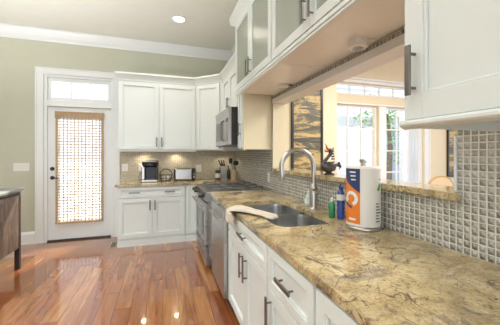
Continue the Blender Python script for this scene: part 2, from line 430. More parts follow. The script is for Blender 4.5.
# door casing
b = MB()
for x0, x1 in ((DX0-0.11, DX0-0.002), (DX1+0.002, DX1+0.10)):
    b.box(x0, x1, YB-0.022, YB-0.001, 0, DZ1+0.003, 0.004); b.box(x0 + (0 if x0 < -1.5 else x1-x0-0.022), x0 + (0.022 if x0 < -1.5 else x1-x0), YB-0.03, YB-0.0225, 0, DZ1+0.002, 0.003)
b.box(DX0-0.11, DX1+0.10, YB-0.022, YB-0.001, DZ1+0.003, DZ1+0.10, 0.004); b.box(DX0-0.11, DX1+0.10, YB-0.03, YB-0.0225, DZ1+0.078, DZ1+0.10, 0.003)
struct(b.build('trim_6', M['trim']))
b = MB(); b.box(DX0+0.0, DX0+0.035, YB, YB+0.148, 0.0, DZ1).box(DX1-0.035, DX1, YB, YB+0.148, 0, DZ1).box(DX0+0.035, DX1-0.035, YB, YB+0.148, DZ1-0.03, DZ1)
b.box(DX0+0.035, DX1-0.035, YB, YB+0.148, 2.10, 2.19, 0.004)
struct(b.build('trim_7', M['trim']))
b = MB(); b.box(DX0+0.035, DX1-0.035, YB, YB+0.15, 0, 0.02, 0.004); struct(b.build('trim_8', M['bronze']))
# transom
TX0, TX1 = DX0+0.036, DX1-0.036
b = MB()
b.box(TX0, TX0+0.05, YB+0.04, YB+0.09, 2.192, DZ1-0.032).box(TX1-0.05, TX1, YB+0.04, YB+0.09, 2.192, DZ1-0.032)
b.box(TX0+0.05, TX1-0.05, YB+0.04, YB+0.09, 2.192, 2.245).box(TX0+0.05, TX1-0.05, YB+0.04, YB+0.09, DZ1-0.09, DZ1-0.032)
for k in (1, 2):
    x = TX0+0.05 + (TX1-TX0-0.1)*k/3; b.box(x-0.009, x+0.009, YB+0.05, YB+0.08, 2.245, DZ1-0.09)
w1 = struct(b.build('window_1', M['trim']))
b = MB(); b.box(TX0+0.05, TX1-0.05, YB+0.063, YB+0.067, 2.245, DZ1-0.09); b.build('pane', M['pane'], w1)
# exterior door
LX0, LX1 = DX0+0.038, DX1-0.038
b = MB(); y0, y1 = YB+0.035, YB+0.08
GX0, GX1, GZ0, GZ1 = LX0+0.13, LX1-0.13, 0.31, 1.97
b.box(LX0, GX0, y0, y1, 0.022, 2.095, 0.002).box(GX1, LX1, y0, y1, 0.022, 2.095, 0.002).box(GX0, GX1, y0, y1, 0.022, GZ0, 0.002).box(GX0, GX1, y0, y1, GZ1, 2.095, 0.002)
b.box(GX0, GX0+0.02, y0-0.01, y0+0.01, GZ0, GZ1, 0.003).box(GX1-0.02, GX1, y0-0.01, y0+0.01, GZ0, GZ1, 0.003)
d1 = struct(b.build('door_1', M['trim']))
b = MB(); b.box(GX0, GX1, YB+0.055, YB+0.06, GZ0, GZ1); b.build('pane', M['pane'], d1)
hx = LX0+0.06
b = MB(); b.cyl((hx, y0-0.012, 0.99), 0.03, 0.012, 20, 'Y', 0.003).tube([(hx, y0-0.012, 0.99), (hx, y0-0.05, 0.99), (hx+0.02, y0-0.055, 0.99), (hx+0.10, y0-0.052, 0.985)], [0.011,0.011,0.011,0.008]); b.build('lever_handle', M['bronze'], d1, True)
b = MB(); b.cyl((hx, y0-0.018, 1.13), 0.03, 0.018, 20, 'Y', 0.004).box(hx-0.005, hx+0.005, y0-0.032, y0-0.018, 1.115, 1.145, 0.002); b.build('deadbolt', M['bronze'], d1, True)
# woven blind on the door
BX0, BX1, BZ0, BZ1 = GX0-0.02, GX1+0.02, 0.30, 2.02
bl = thing('woven_blind', 'woven bamboo blind with brown valance hanging over the glass of the white door', 'blind', (0.5*(BX0+BX1), YB+0.01, BZ0))
b = MB()
nz = 36
for k in range(nz+1):
    z = BZ0 + 0.02 + (BZ1-0.12-BZ0-0.02)*k/nz
    b.box(BX0, BX1, YB+0.006, YB+0.010, z, z+0.012)
nx = 13
for k in range(nx+1):
    x = BX0 + (BX1-BX0-0.012)*k/nx; b.box(x, x+0.011, YB+0.0105, YB+0.0125, BZ0, BZ1-0.05)
b.box(BX0, BX0+0.022, YB+0.003, YB+0.006, BZ0, BZ1-0.05).box(BX1-0.022, BX1, YB+0.003, YB+0.006, BZ0, BZ1-0.05)
b.build('slats', M['bamboo'], bl)
b = MB(); b.grid(lambda u, v: (BX0+0.003+(BX1-BX0-0.006)*u, YB+0.0145, BZ0+0.01+(BZ1-BZ0-0.07)*v), 8, 8); b.build('weave', M['weave'], bl)
b = MB()
for k in range(6): b.box(BX0-0.008, BX1+0.008, YB-0.012-0.002*(k % 2), YB+0.002, BZ1-0.105+k*0.0185, BZ1-0.105+k*0.0185+0.017, 0.004)
b.box(BX0-0.008, BX1+0.008, YB+0.002, YB+0.02, BZ1-0.03, BZ1+0.006)
b.build('valance', M['bamboo'], bl)
b = MB(); b.box(BX0-0.004, BX1+0.004, YB-0.003, YB+0.012, BZ0-0.03, BZ0, 0.004); b.build('bottom_bar', M['bamboo'], bl)

# wall plates
def plate(axis, c, w, h, kind, label, n):
    t = thing('light_switch' if kind == 'switch' else 'power_outlet', label, 'switch' if kind == 'switch' else 'outlet', c, None if kind == 'switch' else 'outlets on the back splash')
    b = MB(); b.T = frame(c, (0,-1,0) if axis == 'b' else (-1,0,0))
    b.box(-w/2, w/2, 0, 0.006, -h/2, h/2, 0.002); b.build('cover_plate', M['white'], t)
    for k in range(n):
        b = MB(); b.T = frame(c, (0,-1,0) if axis == 'b' else (-1,0,0)); x = (k-(n-1)/2)*0.046
        b.box(x-0.016, x+0.016, 0.006, 0.010, -0.033, 0.033, 0.002); b.build('rocker' if kind == 'switch' else 'socket', M['paper'], t)
plate('b', (-2.02, YB-0.0005, 1.165), 0.20, 0.12, 'switch', 'white wide light switch plate on sage wall left of the door', 4)
plate('b', (-0.60, YB-0.0115, 1.135), 0.09, 0.125, 'outlet', 'white outlet plate on tan backsplash at the far left end of the counter', 1)
plate('b', (-0.345, YB-0.0115, 1.135), 0.09, 0.125, 'outlet', 'white outlet plate half hidden behind the coffee maker', 1)
plate('b', (0.61, YB-0.0115, 1.105), 0.09, 0.125, 'outlet', 'white outlet plate on tan backsplash just right of the toaster', 1)

plate('r', (XW-0.0005, 3.215, 1.065), 0.075, 0.12, 'outlet', 'white outlet plate on the right tiled wall left of the faucet', 1)
# ------------------------------------------------------------------ dining room shell and outdoors
YP, YWN, XC = 3.6, 4.0, 2.563
WZ0, WZ1, TZ0, TZ1 = 0.80, 2.225, 2.405, 2.615
A0, A1, B0, B1 = 2.80, 3.73, 3.905, 4.83
b = MB()
b.box(1.43, XC, YP, YP+0.12, 0, ZC).box(XC-0.12, XC, YP+0.12, YWN, 0, ZC)
y0, y1 = YWN, YWN+0.15
b.box(XC-0.12, A0, y0, y1, 0, ZC).box(B1, 7.0, y0, y1, 0, ZC).box(A0, B1, y0, y1, 0, WZ0).box(A0, B1, y0, y1, TZ1, ZC).box(A0, B1, y0, y1, WZ1, TZ0).box(A1, B0, y0, y1, WZ0, WZ1)
struct(b.build('wall_dining', M['dwall']))
def sash(x0, x1, z0, z1, nx, nzs, name, rows=None):
    b = MB(); f = 0.035
    b.box(x0, x0+f, y0+0.05, y0+0.10, z0, z1).box(x1-f, x1, y0+0.05, y0+0.10, z0, z1).box(x0+f, x1-f, y0+0.05, y0+0.10, z0, z0+f).box(x0+f, x1-f, y0+0.05, y0+0.10, z1-f, z1)
    for k in range(1, nx):
        x = x0+f+(x1-x0-2*f)*k/nx; b.box(x-0.010, x+0.010, y0+0.06, y0+0.09, z0+f, z1-f)
    for z in (rows or []): b.box(x0+f, x1-f, y0+0.058, y0+0.092, z-0.011, z+0.011)
    o = struct(b.build(name, M['trim']))
    b = MB(); b.box(x0+f, x1-f, y0+0.073, y0+0.077, z0+f, z1-f); b.build('pane', M['pane'], o)
sash(A0, A1, WZ0, WZ1, 3, 4, 'window_2', (1.815, 1.42, 1.02))
sash(B0, B1, WZ0, WZ1, 3, 4, 'window_3', (1.815, 1.42, 1.02))
sash(A0, B1, TZ0, TZ1, 6, 1, 'window_4')
b = MB()   # casings and head moulding
b.box(B1+0.0, B1+0.13, y0-0.022, y0-0.001, WZ0-0.1, TZ1, 0.004).box(B1+0.10, B1+0.13, y0-0.032, y0-0.0225, WZ0-0.1, TZ1, 0.004)
b.box(XC+0.01, B1+0.16, y0-0.022, y0-0.001, TZ1, TZ1+0.05, 0.004).box(XC+0.01, B1+0.18, y0-0.05, y0-0.001, TZ1+0.0505, TZ1+0.08, 0.006)
b.box(A1+0.01, B0-0.01, y0-0.02, y0-0.001, WZ0, WZ1, 0.004)
b.box(A0, B1, y0-0.02, y0-0.001, WZ1+0.005, WZ1+0.03, 0.004).box(A0, B1, y0-0.06, y0-0.001, WZ0-0.03, WZ0, 0.006)
struct(b.build('trim_9', M['trim']))
# gold tinted flat casing between
# outdoors
b = MB(); b.box(-30, 40, 5.1, 60, -0.25, -0.12); struct(b.build('ground', M['ground']))
def curtain(name, x0, x1, z0, topf, amp, n, label, sidef=None):
    t = thing(name, label, 'curtain', ((x0+x1)/2, y0+0.03, z0))
    b = MB()
    def fn(u, v):
        z1 = topf(u); z = z0 + (z1-z0)*v
        a, c = (x0, x1) if sidef is None else sidef(v)
        return (a+(c-a)*u, y0+0.022 + 0.4*amp*math.sin(u*n*2*math.pi), z)
    b.grid(fn, n*12, 12); b.build('cloth', M['sheer'], t, True)
fe = thing('board_fence', 'tall white vertical board fence outside the left dining window', 'fence', (6.6, 8.5, -0.12))
b = MB(); x = 5.0
while x < 7.95:
    b.box(x, x+0.14, 8.5, 8.53, -0.1, 2.46+random.uniform(-0.05, 0.06)-0.04*(x-5.0)); x += 0.15
b.build('boards', M['fence'], fe)
for z in (0.4, 1.9):
    b = MB(); b.box(5.0, 8.0, 8.531, 8.58, z, z+0.09); b.build('rail', M['fence'], fe)
curtain('sheer_curtain', B0+0.50, B1-0.03, WZ0+0.01, lambda u: WZ1-0.01, 0.012, 6, 'sheer white curtain gathered at the right side of the right dining window', lambda v: (B0+0.42+0.16*(1-v)**0.5*0+0.14*abs(v-0.35), B1-0.03))
def tree(loc, h, r, n, label):
    t = thing('tree', label, 'tree', loc, 'trees outside the house')
    b = MB(); b.tube([(loc[0], loc[1], loc[2]), (loc[0]+0.1, loc[1], loc[2]+h*0.4), (loc[0]-0.05, loc[1], loc[2]+h*0.7)], [0.14, 0.10, 0.05]); b.build('trunk', M['bark'], t, True)
    b = MB()
    for k in range(n):
        a, e, q = random.uniform(0, 6.283), random.uniform(-1, 1), random.random()**0.4
        c = Vector((loc[0]+r*q*math.cos(a)*math.sqrt(1-e*e), loc[1]+r*q*math.sin(a)*math.sqrt(1-e*e), loc[2]+h*0.6+h*0.42*q*e))
        u = Vector((random.gauss(0,1), random.gauss(0,1), random.gauss(0,1))).normalized(); w = u.orthogonal().normalized(); s_ = random.uniform(0.05, 0.13)
        b._add([tuple(c-u*s_), tuple(c+w*s_*0.5), tuple(c+u*s_), tuple(c-w*s_*0.5)], [(0,1,2,3)])
    b.build('foliage', M['leaf'], t)
tree((9.3, 9.4, -0.12), 4.6, 1.5, 1300, 'leafy green tree outside, filling the left panes of the right dining window')
tree((11.6, 9.2, -0.12), 1.6, 0.9, 700, 'low green shrub outside, low in the right dining window')
tree((0.75, 8.6, -0.12), 5.6, 1.5, 1500, 'leafy tree added outside behind the white door to dapple the sunlight')  # unseen tree added to break the door sunlight into dapples
hs = thing('neighbour_house', 'blue grey house wall beyond the tree outside the right dining window', 'house', (12.5, 13.0, -0.12))
b = MB(); b.box(8.8, 16, 11.8, 14, -0.12, 2.6); b.build('wall', M['siding'], hs)
b = MB(); b.prism([(11.5, 2.6), (12.9, 3.5), (14.3, 2.6)], 0, 8.5, 16.3); b.build('roof', M['grey'], hs)
pr_f = thing('sun_shade_roof', 'white roof slab added outside to keep sun off the dining windows', 'roof', (4.0, 5.5, 3.3))  # added slab, placed to block the sun at the dining windows
b = MB(); b.box(1.5, 7.4, 5.11, 7.0, 3.34, 3.44).box(1.5, 7.4, 6.9, 7.0, 3.25, 3.339); b.build('deck', M['fence'], pr_f)
pg = thing('pergola', 'white outdoor pergola with dark gaps between rafters seen through the high window', 'pergola', (4.8, 6.2, -0.12))
for x in (3.4, 7.0):
    b = MB(); b.box(x, x+0.15, 6.5, 6.65, -0.12, 2.80); b.build('post', M['fence'], pg)
b = MB(); b.box(3.2, 7.4, 6.55, 6.62, 2.80, 2.86); b.build('beam', M['fence'], pg)
b = MB()
for k in range(17): b.box(3.3+k*0.25, 3.3+k*0.25+0.15, 6.3, 7.6, 2.90, 2.98)
b.build('rafters', M['siding'], pg)

# ------------------------------------------------------------------ cabinets
def handle(parent, T, x, z, L=0.16, vert=True, r=0.0065):
    b = MB(); b.T = T
    if vert:
        b.box(x-0.010, x+0.010, 0.026, 0.036, z-L/2, z+L/2, 0.003)
        for q in (-1, 1): b.cyl((x, 0.0, z+q*L*0.34), 0.005, 0.028, 10, 'Y')
    else:
        b.box(x-L/2, x+L/2, 0.026, 0.036, z-0.010, z+0.010, 0.003)
        for q in (-1, 1): b.cyl((x+q*L*0.34, 0.0, z), 0.005, 0.028, 10, 'Y')
    return b.build('handle', M['pull'], parent)
def shaker(b, x0, x1, z0, z1, st=0.06, th=0.02, rail=None, slab=True):
    rail = rail or st
    b.box(x0, x0+st, 0.001, th, z0, z1, 0.002).box(x1-st, x1, 0.001, th, z0, z1, 0.002)
    b.box(x0+st, x1-st, 0.001, th, z0, z0+rail, 0.002).box(x0+st, x1-st, 0.001, th, z1-rail, z1, 0.002)
    if slab:
        b.box(x0+st-0.003, x1-st+0.003, 0.001, th*0.2, z0+rail-0.003, z1-rail+0.003)
        i = 0.009; a, c, d, e = x0+st, x1-st, z0+rail, z1-rail     # inner bead
        b.box(a, a+i, th*0.2, th*0.8, d, e, 0.003).box(c-i, c, th*0.2, th*0.8, d, e, 0.003).box(a+i, c-i, th*0.2, th*0.8, d, d+i, 0.003).box(a+i, c-i, th*0.2, th*0.8, e-i, e, 0.003)
def door(t, T, x0, x1, z0, z1, hx=None, hz=None, hl=0.16, st=0.06, name='door', hv=True, rail=None):
    b = MB(); b.T = T; shaker(b, x0, x1, z0, z1, st, rail=rail); d = b.build(name, M['cab'], t)
    Th = T @ Matrix.Translation((0, 0.02, 0))
    if hx is not None: handle(d, Th, hx, hz, hl, hv)
    return d
def cabcrown(b, x0, x1, z, l=False, r=False):
    pr = [(0, 0), (0.012, 0), (0.016, 0.02), (0.035, 0.05), (0.062, 0.085), (0.07, 0.09), (0.07, 0.115), (0, 0.115)]
    b.prism([(p, z+q) for p, q in pr], 0, x0, x1)

# back wall cabinet, two doors
T = frame((0, YU, 0), (0,-1,0))      # local x = -X
c = thing('wall_cabinet', 'white two-door wall cabinet with shaker doors above the coffee maker', 'cabinet', (-0.07, YU, 1.42))
b = MB(); b.box(-0.655, 0.52, YU, YB-0.013, 1.42, 2.50); b.build('body', M['cab'], c)
for x0, x1, hx in ((-0.515, 0.055, 0.02), (0.06, 0.645, 0.095)): door(c, T, x0, x1, 1.435, 2.485, hx, 1.55, 0.15)
b = MB(); b.T = T; cabcrown(b, -0.53, 0.697, 2.5); b.T = Matrix.Identity(4)
pr = [(0, 0), (0.012, 0), (0.016, 0.02), (0.035, 0.05), (0.062, 0.085), (0.07, 0.09), (0.07, 0.115), (0, 0.115)]
b.prism([(-0.655-p*0.6, 2.5+q) for p, q in pr], 1, YU-0.02, YB-0.0005); b.box(-0.655, 0.52, YU, YB-0.013, 2.5, 2.6); b.build('crown', M['cab'], c)
b = MB(); b.box(-0.655, 0.52, YU, YU+0.02, 1.40, 1.42); b.build('light_rail', M['cab'], c)
# diagonal corner cabinet
c = thing('corner_cabinet', 'white angled corner wall cabinet with one shaker door', 'cabinet', (0.9, 4.6, 1.42))
pl = [(0.521, YU), (XU-0.001, 4.211), (1.279, 4.211), (1.279, YB-0.013), (0.521, YB-0.013)]
b = MB(); b.prism(pl, 2, 1.42, 2.50); b.build('body', M['cab'], c)
P0, P1 = Vector((0.521, YU, 0)), Vector((XU, 4.206, 0)); dv = P1-P0; wd = dv.length
nrm = Vector((-1, -1, 0)); nrm = Vector((dv.y, -dv.x, 0)).normalized()
if nrm.y > 0: nrm = -nrm
T = frame(P1, nrm)           # local x runs from P1 to P0
door(c, T, 0.075, wd-0.03, 1.435, 2.485, 0.105, 1.55, 0.15)
b = MB(); b.T = T; cabcrown(b, -0.02, wd+0.02, 2.5); b.T = Matrix.Identity(4); b.prism(pl, 2, 2.501, 2.6); b.build('crown', M['cab'], c)
# over-microwave cabinet
T = frame((XU, 0, 0), (-1,0,0))     # local x = Y
c = thing('wall_cabinet', 'white two-door wall cabinet directly above the microwave', 'cabinet', (XU, 3.76, 1.96))
b = MB(); b.box(XU, 1.279, 3.315, 4.209, 1.965, 2.50); b.build('body', M['cab'], c)
door(c, T, 3.33, 3.79, 1.975, 2.485, 3.755, 2.09, 0.15); door(c, T, 3.795, 4.195, 1.975, 2.485, 3.83, 2.09, 0.15)
b = MB(); b.T = T; cabcrown(b, 3.315, 4.22, 2.5); b.T = Matrix.Identity(4); b.box(XU, 1.279, 3.315, 4.209, 2.501, 2.6); b.build('crown', M['cab'], c)
# narrow cabinet with end panel in warm-lit cream
c = thing('wall_cabinet', 'narrow single-door wall cabinet right of the microwave with end panel coloured as warmly lit', 'cabinet', (XU, 3.2, 1.42))
b = MB(); b.box(XU, 1.279, 3.125, 3.313, 1.42, 2.50); b.build('body', M['cab'], c)
b = MB(); b.box(XU+0.01, 1.279, 3.117, 3.1245, 1.415, 2.50, 0.001); b.box(XU, XU+0.02, 3.114, 3.1245, 1.40, 2.5, 0.002); b.box(XU+0.02, 1.27, 3.112, 3.117, 1.415, 1.44, 0.002); o = b.build('end_panel', M['cream'], c); o['label'] = 'cream end panel, warm light in its colour'
door(c, T, 3.135, 3.305, 1.435, 2.485, 3.165, 1.66, 0.16, st=0.045)
b = MB(); b.T = T; cabcrown(b, 3.13, 3.313, 2.5); b.T = Matrix.Identity(4); b.box(XU, 1.279, 3.125, 3.313, 2.501, 2.6); b.build('crown', M['cab'], c)

# glass-front cabinets over the pass-through
TG = frame((XG, 0, 0), (-1,0,0))
def glass_cab(ya, yb, doors, label, end=False):
    c = thing('glass_cabinet', label, 'cabinet', (XG, (ya+yb)/2, 2.05), 'glass front cabinets over the pass-through')
    z0, z1 = 2.07, 2.84
    b = MB(); p = 0.018
    b.box(XG, 1.279, ya, ya+p, z0, z1).box(XG, 1.279, yb-p, yb, z0, z1).box(XG, 1.279, ya+p, yb-p, z1-p, z1).box(1.265, 1.279, ya+p, yb-p, z0, z1-p)
    b.box(XG+0.03, 1.265, ya+p, yb-p, 2.44, 2.455)
    b.box(XG, XG+0.019, ya+p, yb-p, z0, z0+0.035).box(XG, XG+0.019, ya+p, yb-p, z1-0.05, z1-p)
    b.build('body', M['cab'], c)
    b = MB(); b.box(XG+0.02, 1.265, ya+p, yb-p, z0, z0+p); o = b.build('bottom_panel', M['under'], c); o['label'] = 'underside panel in lightened cabinet white'
    b = MB(); b.box(XG-0.022, XG+0.02, ya, yb, 2.045, 2.0695, 0.003).box(XG-0.016, XG+0.012, ya, yb, 2.028, 2.045, 0.004) 
    b.build('light_rail', M['cab'], c)
    for a, e, hx in doors:
        b = MB(); b.T = TG; shaker(b, a, e, 2.08, 2.83, 0.062, slab=False); d = b.build('door', M['cab'], c)
        b = MB(); b.T = TG; b.box(a+0.06, e-0.06, 0.007, 0.011, 2.14, 2.77); b.build('glass_pane', M['seeded'], d)
        handle(d, TG @ Matrix.Translation((0, 0.02, 0)), hx, 2.20, 0.16)
    b = MB(); b.T = TG; cabcrown(b, ya, yb, 2.84); b.T = Matrix.Identity(4)
    if end: b.prism([(yb+p_, 2.84+q) for p_, q in pr], 0, XG-0.07, 1.279)
    b.box(XG, 1.279, ya, yb, 2.841, 2.93); b.build('crown', M['cab'], c)
glass_cab(1.952, 3.06, ((1.96, 2.495, 2.455), (2.50, 3.05, 2.54)), 'white cabinet with two seeded glass doors, farther of the two over the pass-through', True)
glass_cab(0.80, 1.95, ((0.81, 1.375, 1.335), (1.38, 1.942, 1.42)), 'white cabinet with two seeded glass doors, nearer of the two over the pass-through')
# near wall cabinet
c = thing('wall_cabinet', 'large pale wall cabinet with tall dark pull at right edge of view, above the counter', 'cabinet', (XG, 0.3, 1.46))
b = MB(); b.box(XG, 1.279, -0.12, 0.735, 1.50, 2.84); b.build('body', M['cab'], c)
door(c, TG, 0.312, 0.733, 1.476, 2.82, 0.692, 1.634, 0.165, st=0.068, rail=0.08); door(c, TG, -0.11, 0.307, 1.476, 2.82, -0.09, 1.634, 0.165, st=0.068, rail=0.08)
b = MB(); b.box(XG, XG+0.03, -0.12, 0.735, 1.468, 1.4995, 0.002)
b.prism([(XG-0.028, 1.452), (XG-0.034, 1.458), (XG-0.034, 1.466), (XG-0.026, 1.474), (XG+0.02, 1.474), (XG+0.02, 1.448), (XG-0.01, 1.444)], 1, -0.12, 0.742)
b.box(XG+0.0205, 1.279, 0.715, 0.735, 1.45, 1.4995)
b.build('light_rail', M['cab'], c)
b = MB(); b.T = TG; cabcrown(b, -0.12, 0.735, 2.84); b.build('crown', M['cab'], c)

# base cabinets ------------------------------------------------------------
def base_body(c, T, x0, x1, depth, plinth=True, toe=0.05, side=0.879):
    b = MB(); b.T = T; p = 0.018
    b.box(x0, x0+p, -depth, 0, 0.10, side).box(x1-p, x1, -depth, 0, 0.10, side).box(x0+p, x1-p, -depth, -depth+p, 0.10, 0.879).box(x0+p, x1-p, -depth+p, 0, 0.10, 0.118)
    b.box(x0+p, x1-p, -p, 0, 0.118, 0.879)
    if side < 0.8: b.box(x0, x0+p, -p, 0, side, 0.879).box(x1-p, x1, -p, 0, side, 0.879)
    b.build('body', M['cab'], c)
    b = MB(); b.T = T; b.box(x0, x1, -depth, -toe, 0.0, 0.0995)
    b.build('plinth', M['cab'], c)
TB = frame((0, YBF, 0), (0,-1,0))
c = thing('base_cabinet', 'white base cabinet with wide drawer and two doors under the coffee maker', 'cabinet', (-0.1, YBF, 0))
base_body(c, TB, -0.333, 0.63, 0.55, toe=-0.012)
d = door(c, TB, -0.32, 0.62, 0.715, 0.865, None, None, st=0.04, name='drawer')
Th = TB @ Matrix.Translation((0, 0.02, 0))
handle(d, Th, 0.40, 0.79, 0.15, False); handle(d, Th, -0.10, 0.79, 0.15, False)
door(c, TB, 0.152, 0.62, 0.125, 0.705, 0.185, 0.60, 0.15); door(c, TB, -0.32, 0.147, 0.125, 0.705, 0.115, 0.60, 0.15)
c = thing('corner_base_cabinet', 'white corner base cabinet with one narrow door, left of the range', 'cabinet', (0.43, YBF, 0))
base_body(c, TB, -0.545, -0.335, 0.55, toe=-0.012)
b = MB(); b.box(0.546, 1.26, 4.09, 4.34, 0.0, 0.879).box(0.55, 1.26, 4.3405, 4.89, 0.0, 0.879); b.build('corner_box', M['cab'], c)
door(c, TB, -0.54, -0.342, 0.125, 0.865, None, None, st=0.05)
# right run
TR = frame((XF, 0, 0), (-1,0,0))
c = thing('sink_base_cabinet', 'white base cabinet with false drawer and two doors below the towel and sink', 'cabinet', (XF, 1.83, 0))
base_body(c, TR, 1.372, 2.297, 0.72, side=0.64)
door(c, TR, 1.382, 2.287, 0.715, 0.865, 1.82, 0.79, 0.16, st=0.045, name='drawer', hv=False)
door(c, TR, 1.382, 1.785, 0.115, 0.705, 1.745, 0.585, 0.17); door(c, TR, 1.79, 2.287, 0.115, 0.705, 1.83, 0.585, 0.17)
c = thing('drawer_base_cabinet', 'white base cabinet with one drawer over one door, between sink and end cabinet', 'cabinet', (XF, 1.13, 0))
base_body(c, TR, 0.892, 1.37, 0.72)
door(c, TR, 0.90, 1.362, 0.655, 0.865, 1.12, 0.765, 0.16, st=0.045, name='drawer', hv=False); door(c, TR, 0.90, 1.362, 0.115, 0.645, 1.315, 0.52, 0.2)
c = thing('end_base_cabinet', 'white full-door base cabinet nearest the viewer under the granite', 'cabinet', (XF, 0.4, 0))
base_body(c, TR, -0.12, 0.89, 0.72)
door(c, TR, 0.40, 0.882, 0.115, 0.865); door(c, TR, -0.11, 0.395, 0.115, 0.865)
# filler next to range
c = thing('filler_cabinet', 'slim white filler panel between dishwasher and range', 'cabinet', (XF, 3.02, 0))
b = MB(); b.box(XF, XF+0.5, 2.915, 3.14, 0.10, 0.873, 0.002); b.build('body', M['cab'], c)
b = MB(); b.box(XF+0.05, XF+0.5, 2.915, 3.14, 0.0, 0.0995); b.build('plinth', M['cab'], c)

# ------------------------------------------------------------------ countertop with sink cut-out
SX0, SX1, SY0, SY1 = 0.67, 1.09, 1.505, 2.42
RY0, RY1 = 3.155, 4.06     # range
def rrect(x0, x1, y0, y1, r, n=8):
    pts = []
    for cx, cy, a in ((x1-r, y1-r, 0), (x0+r, y1-r, 90), (x0+r, y0+r, 180), (x1-r, y0+r, 270)):
        for k in range(n+1):
            t_ = math.radians(a+90*k/n); pts.append((cx+r*math.cos(t_), cy+r*math.sin(t_)))
    return pts
def slab_with_hole(outer, hole, z0, z1):
    b = MB()
    bm = b.bm
    for z in (z0, z1):
        es = []
        for loop in (outer, hole):
            if not loop: continue
            vs = [bm.verts.new((p[0], p[1], z)) for p in loop]
            es += [bm.edges.new((vs[i], vs[(i+1) % len(vs)])) for i in range(len(vs))]
        bmesh.ops.triangle_fill(bm, edges=es, use_beauty=True)
    for loop in (outer, hole):
        if not loop: continue
        n = len(loop)
        b._add([(p[0], p[1], z0) for p in loop]+[(p[0], p[1], z1) for p in loop], [(i, (i+1) % n, (i+1) % n+n, i+n) for i in range(n)])
    return b
hole = rrect(SX0, SX1, SY0, SY1, 0.095)
outer = [(XE, -0.12), (XW-0.001, -0.12), (XW-0.001, RY0-0.003), (XE, RY0-0.003)]
ct = thing('countertop', 'long golden granite countertop with brown veins and a cut-out for the sink', 'countertop', (0.9, 1.5, 0.880))
slab_with_hole(outer, hole, 0.880, CT-0.004).build('slab', M['granite'], ct)
slab_with_hole([(XE+0.004, -0.12), (XW-0.001, -0.12), (XW-0.001, RY0-0.005), (XE+0.004, RY0-0.005)], rrect(SX0-0.002, SX1+0.002, SY0-0.002, SY1+0.002, 0.097), CT-0.0039, CT).build('top_face', M['granite'], ct)
ct2 = thing('countertop', 'golden granite countertop along the back wall under the coffee maker and toaster', 'countertop', (0, 4.6, 0.880))
b = MB(); b.prism([(-0.66, 4.31), (XE, 4.31), (XE, RY1+0.003), (XW-0.001, RY1+0.003), (XW-0.001, YB-0.012), (-0.66, YB-0.012)], 2, 0.880, CT); b.build('slab', M['granite'], ct2)
bar = thing('bar_top', 'raised granite bar ledge on the tiled half wall beneath the opening', 'countertop', (1.4, 2.0, 1.158))
b = MB(); b.box(1.238, 1.47, OY0+0.0, OY1-0.013, 1.1505, 1.187, 0.004); b.box(1.238, 1.267, 0.87, OY0, 1.1505, 1.187, 0.004); b.build('slab', M['granite'], bar)

# sink
sk = thing('double_sink', 'stainless steel undermount double bowl sink set in the granite', 'sink', (0.87, 1.97, 0.70))
def bowl(y0, y1, dep, name, r=0.09):
    b = MB(); ztop = 0.879
    rings = []
    for z, off, rr in ((ztop, -0.012, r+0.01), (ztop, 0.0, r), (ztop-0.03, 0.003, r), (ztop-dep+0.04, 0.012, r), (ztop-dep+0.01, 0.025, r*0.9), (ztop-dep, 0.05, r*0.75)):
        rings.append([(p[0], p[1], z) for p in rrect(SX0-0.004+off, SX1+0.004-off, y0+off, y1-off, max(0.03, rr-off*0.3))])
    n = len(rings[0]); vs = [q for g in rings for q in g]
    fs = [(i*n+k, i*n+(k+1)%n, (i+1)*n+(k+1)%n, (i+1)*n+k) for i in range(len(rings)-1) for k in range(n)] + [tuple(range((len(rings)-1)*n, len(rings)*n))]
    b._add(vs, fs); o = b.build(name, M['sinksteel'], sk, True)
    b = MB(); cx, cy = (SX0+SX1)/2, (y0+y1)/2; b.lathe([(0.045, 0.0), (0.045, 0.003), (0.03, 0.003), (0.025, 0.0015), (0.0, 0.0015)], (cx, cy, ztop-dep+0.0005), 20); b.build('drain', M['chrome'], o, True)
bowl(SY0-0.002, 1.945, 0.19, 'bowl'); bowl(1.975, SY1+0.002, 0.22, 'bowl')
# faucet
fx, fy = 1.17, 1.955
fc = thing('kitchen_faucet', 'brushed nickel gooseneck faucet standing behind the sink', 'faucet', (fx, fy, CT))
b = MB(); b.lathe([(0.038, 0), (0.038, 0.006), (0.033, 0.012), (0.031, 0.02), (0.031, 0.18), (0.026, 0.195), (0.0195, 0.205)], (fx, fy, CT), 24); b.build('body', M['nickel'], fc, True)
R = 0.138; zc_ = 1.255; dx, dy = -0.99, 0.10
pts = [(fx, fy, CT+0.19), (fx, fy, 1.2)]
for k in range(17):
    a = math.pi*k/16*1.04; q = R*(1-math.cos(a)); pts.append((fx+dx*q, fy+dy*q, zc_+R*math.sin(a)))
e = Vector(pts[-1]); 
b = MB(); b.tube(pts, 0.0195, 14); b.build('gooseneck', M['nickel'], fc, True)
b = MB(); b.tube([tuple(e+Vector((0,0,0.01))), tuple(e+Vector((0.002,0,-0.03))), tuple(e+Vector((0.004,0,-0.07))), tuple(e+Vector((0.005,0,-0.082)))], [0.0205, 0.023, 0.026, 0.023], 16); b.build('spray_head', M['nickel'], fc, True)
b = MB(); b.tube([(fx, fy, 1.055), (fx+0.02, fy-0.022, 1.055), (fx+0.035, fy-0.038, 1.055)], [0.026, 0.026, 0.024], 14).tube([(fx+0.03, fy-0.036, 1.06), (fx-0.03, fy-0.06, 1.075), (fx-0.055, fy-0.07, 1.08)], [0.011, 0.009, 0.007]); b.build('lever', M['nickel'], fc, True)

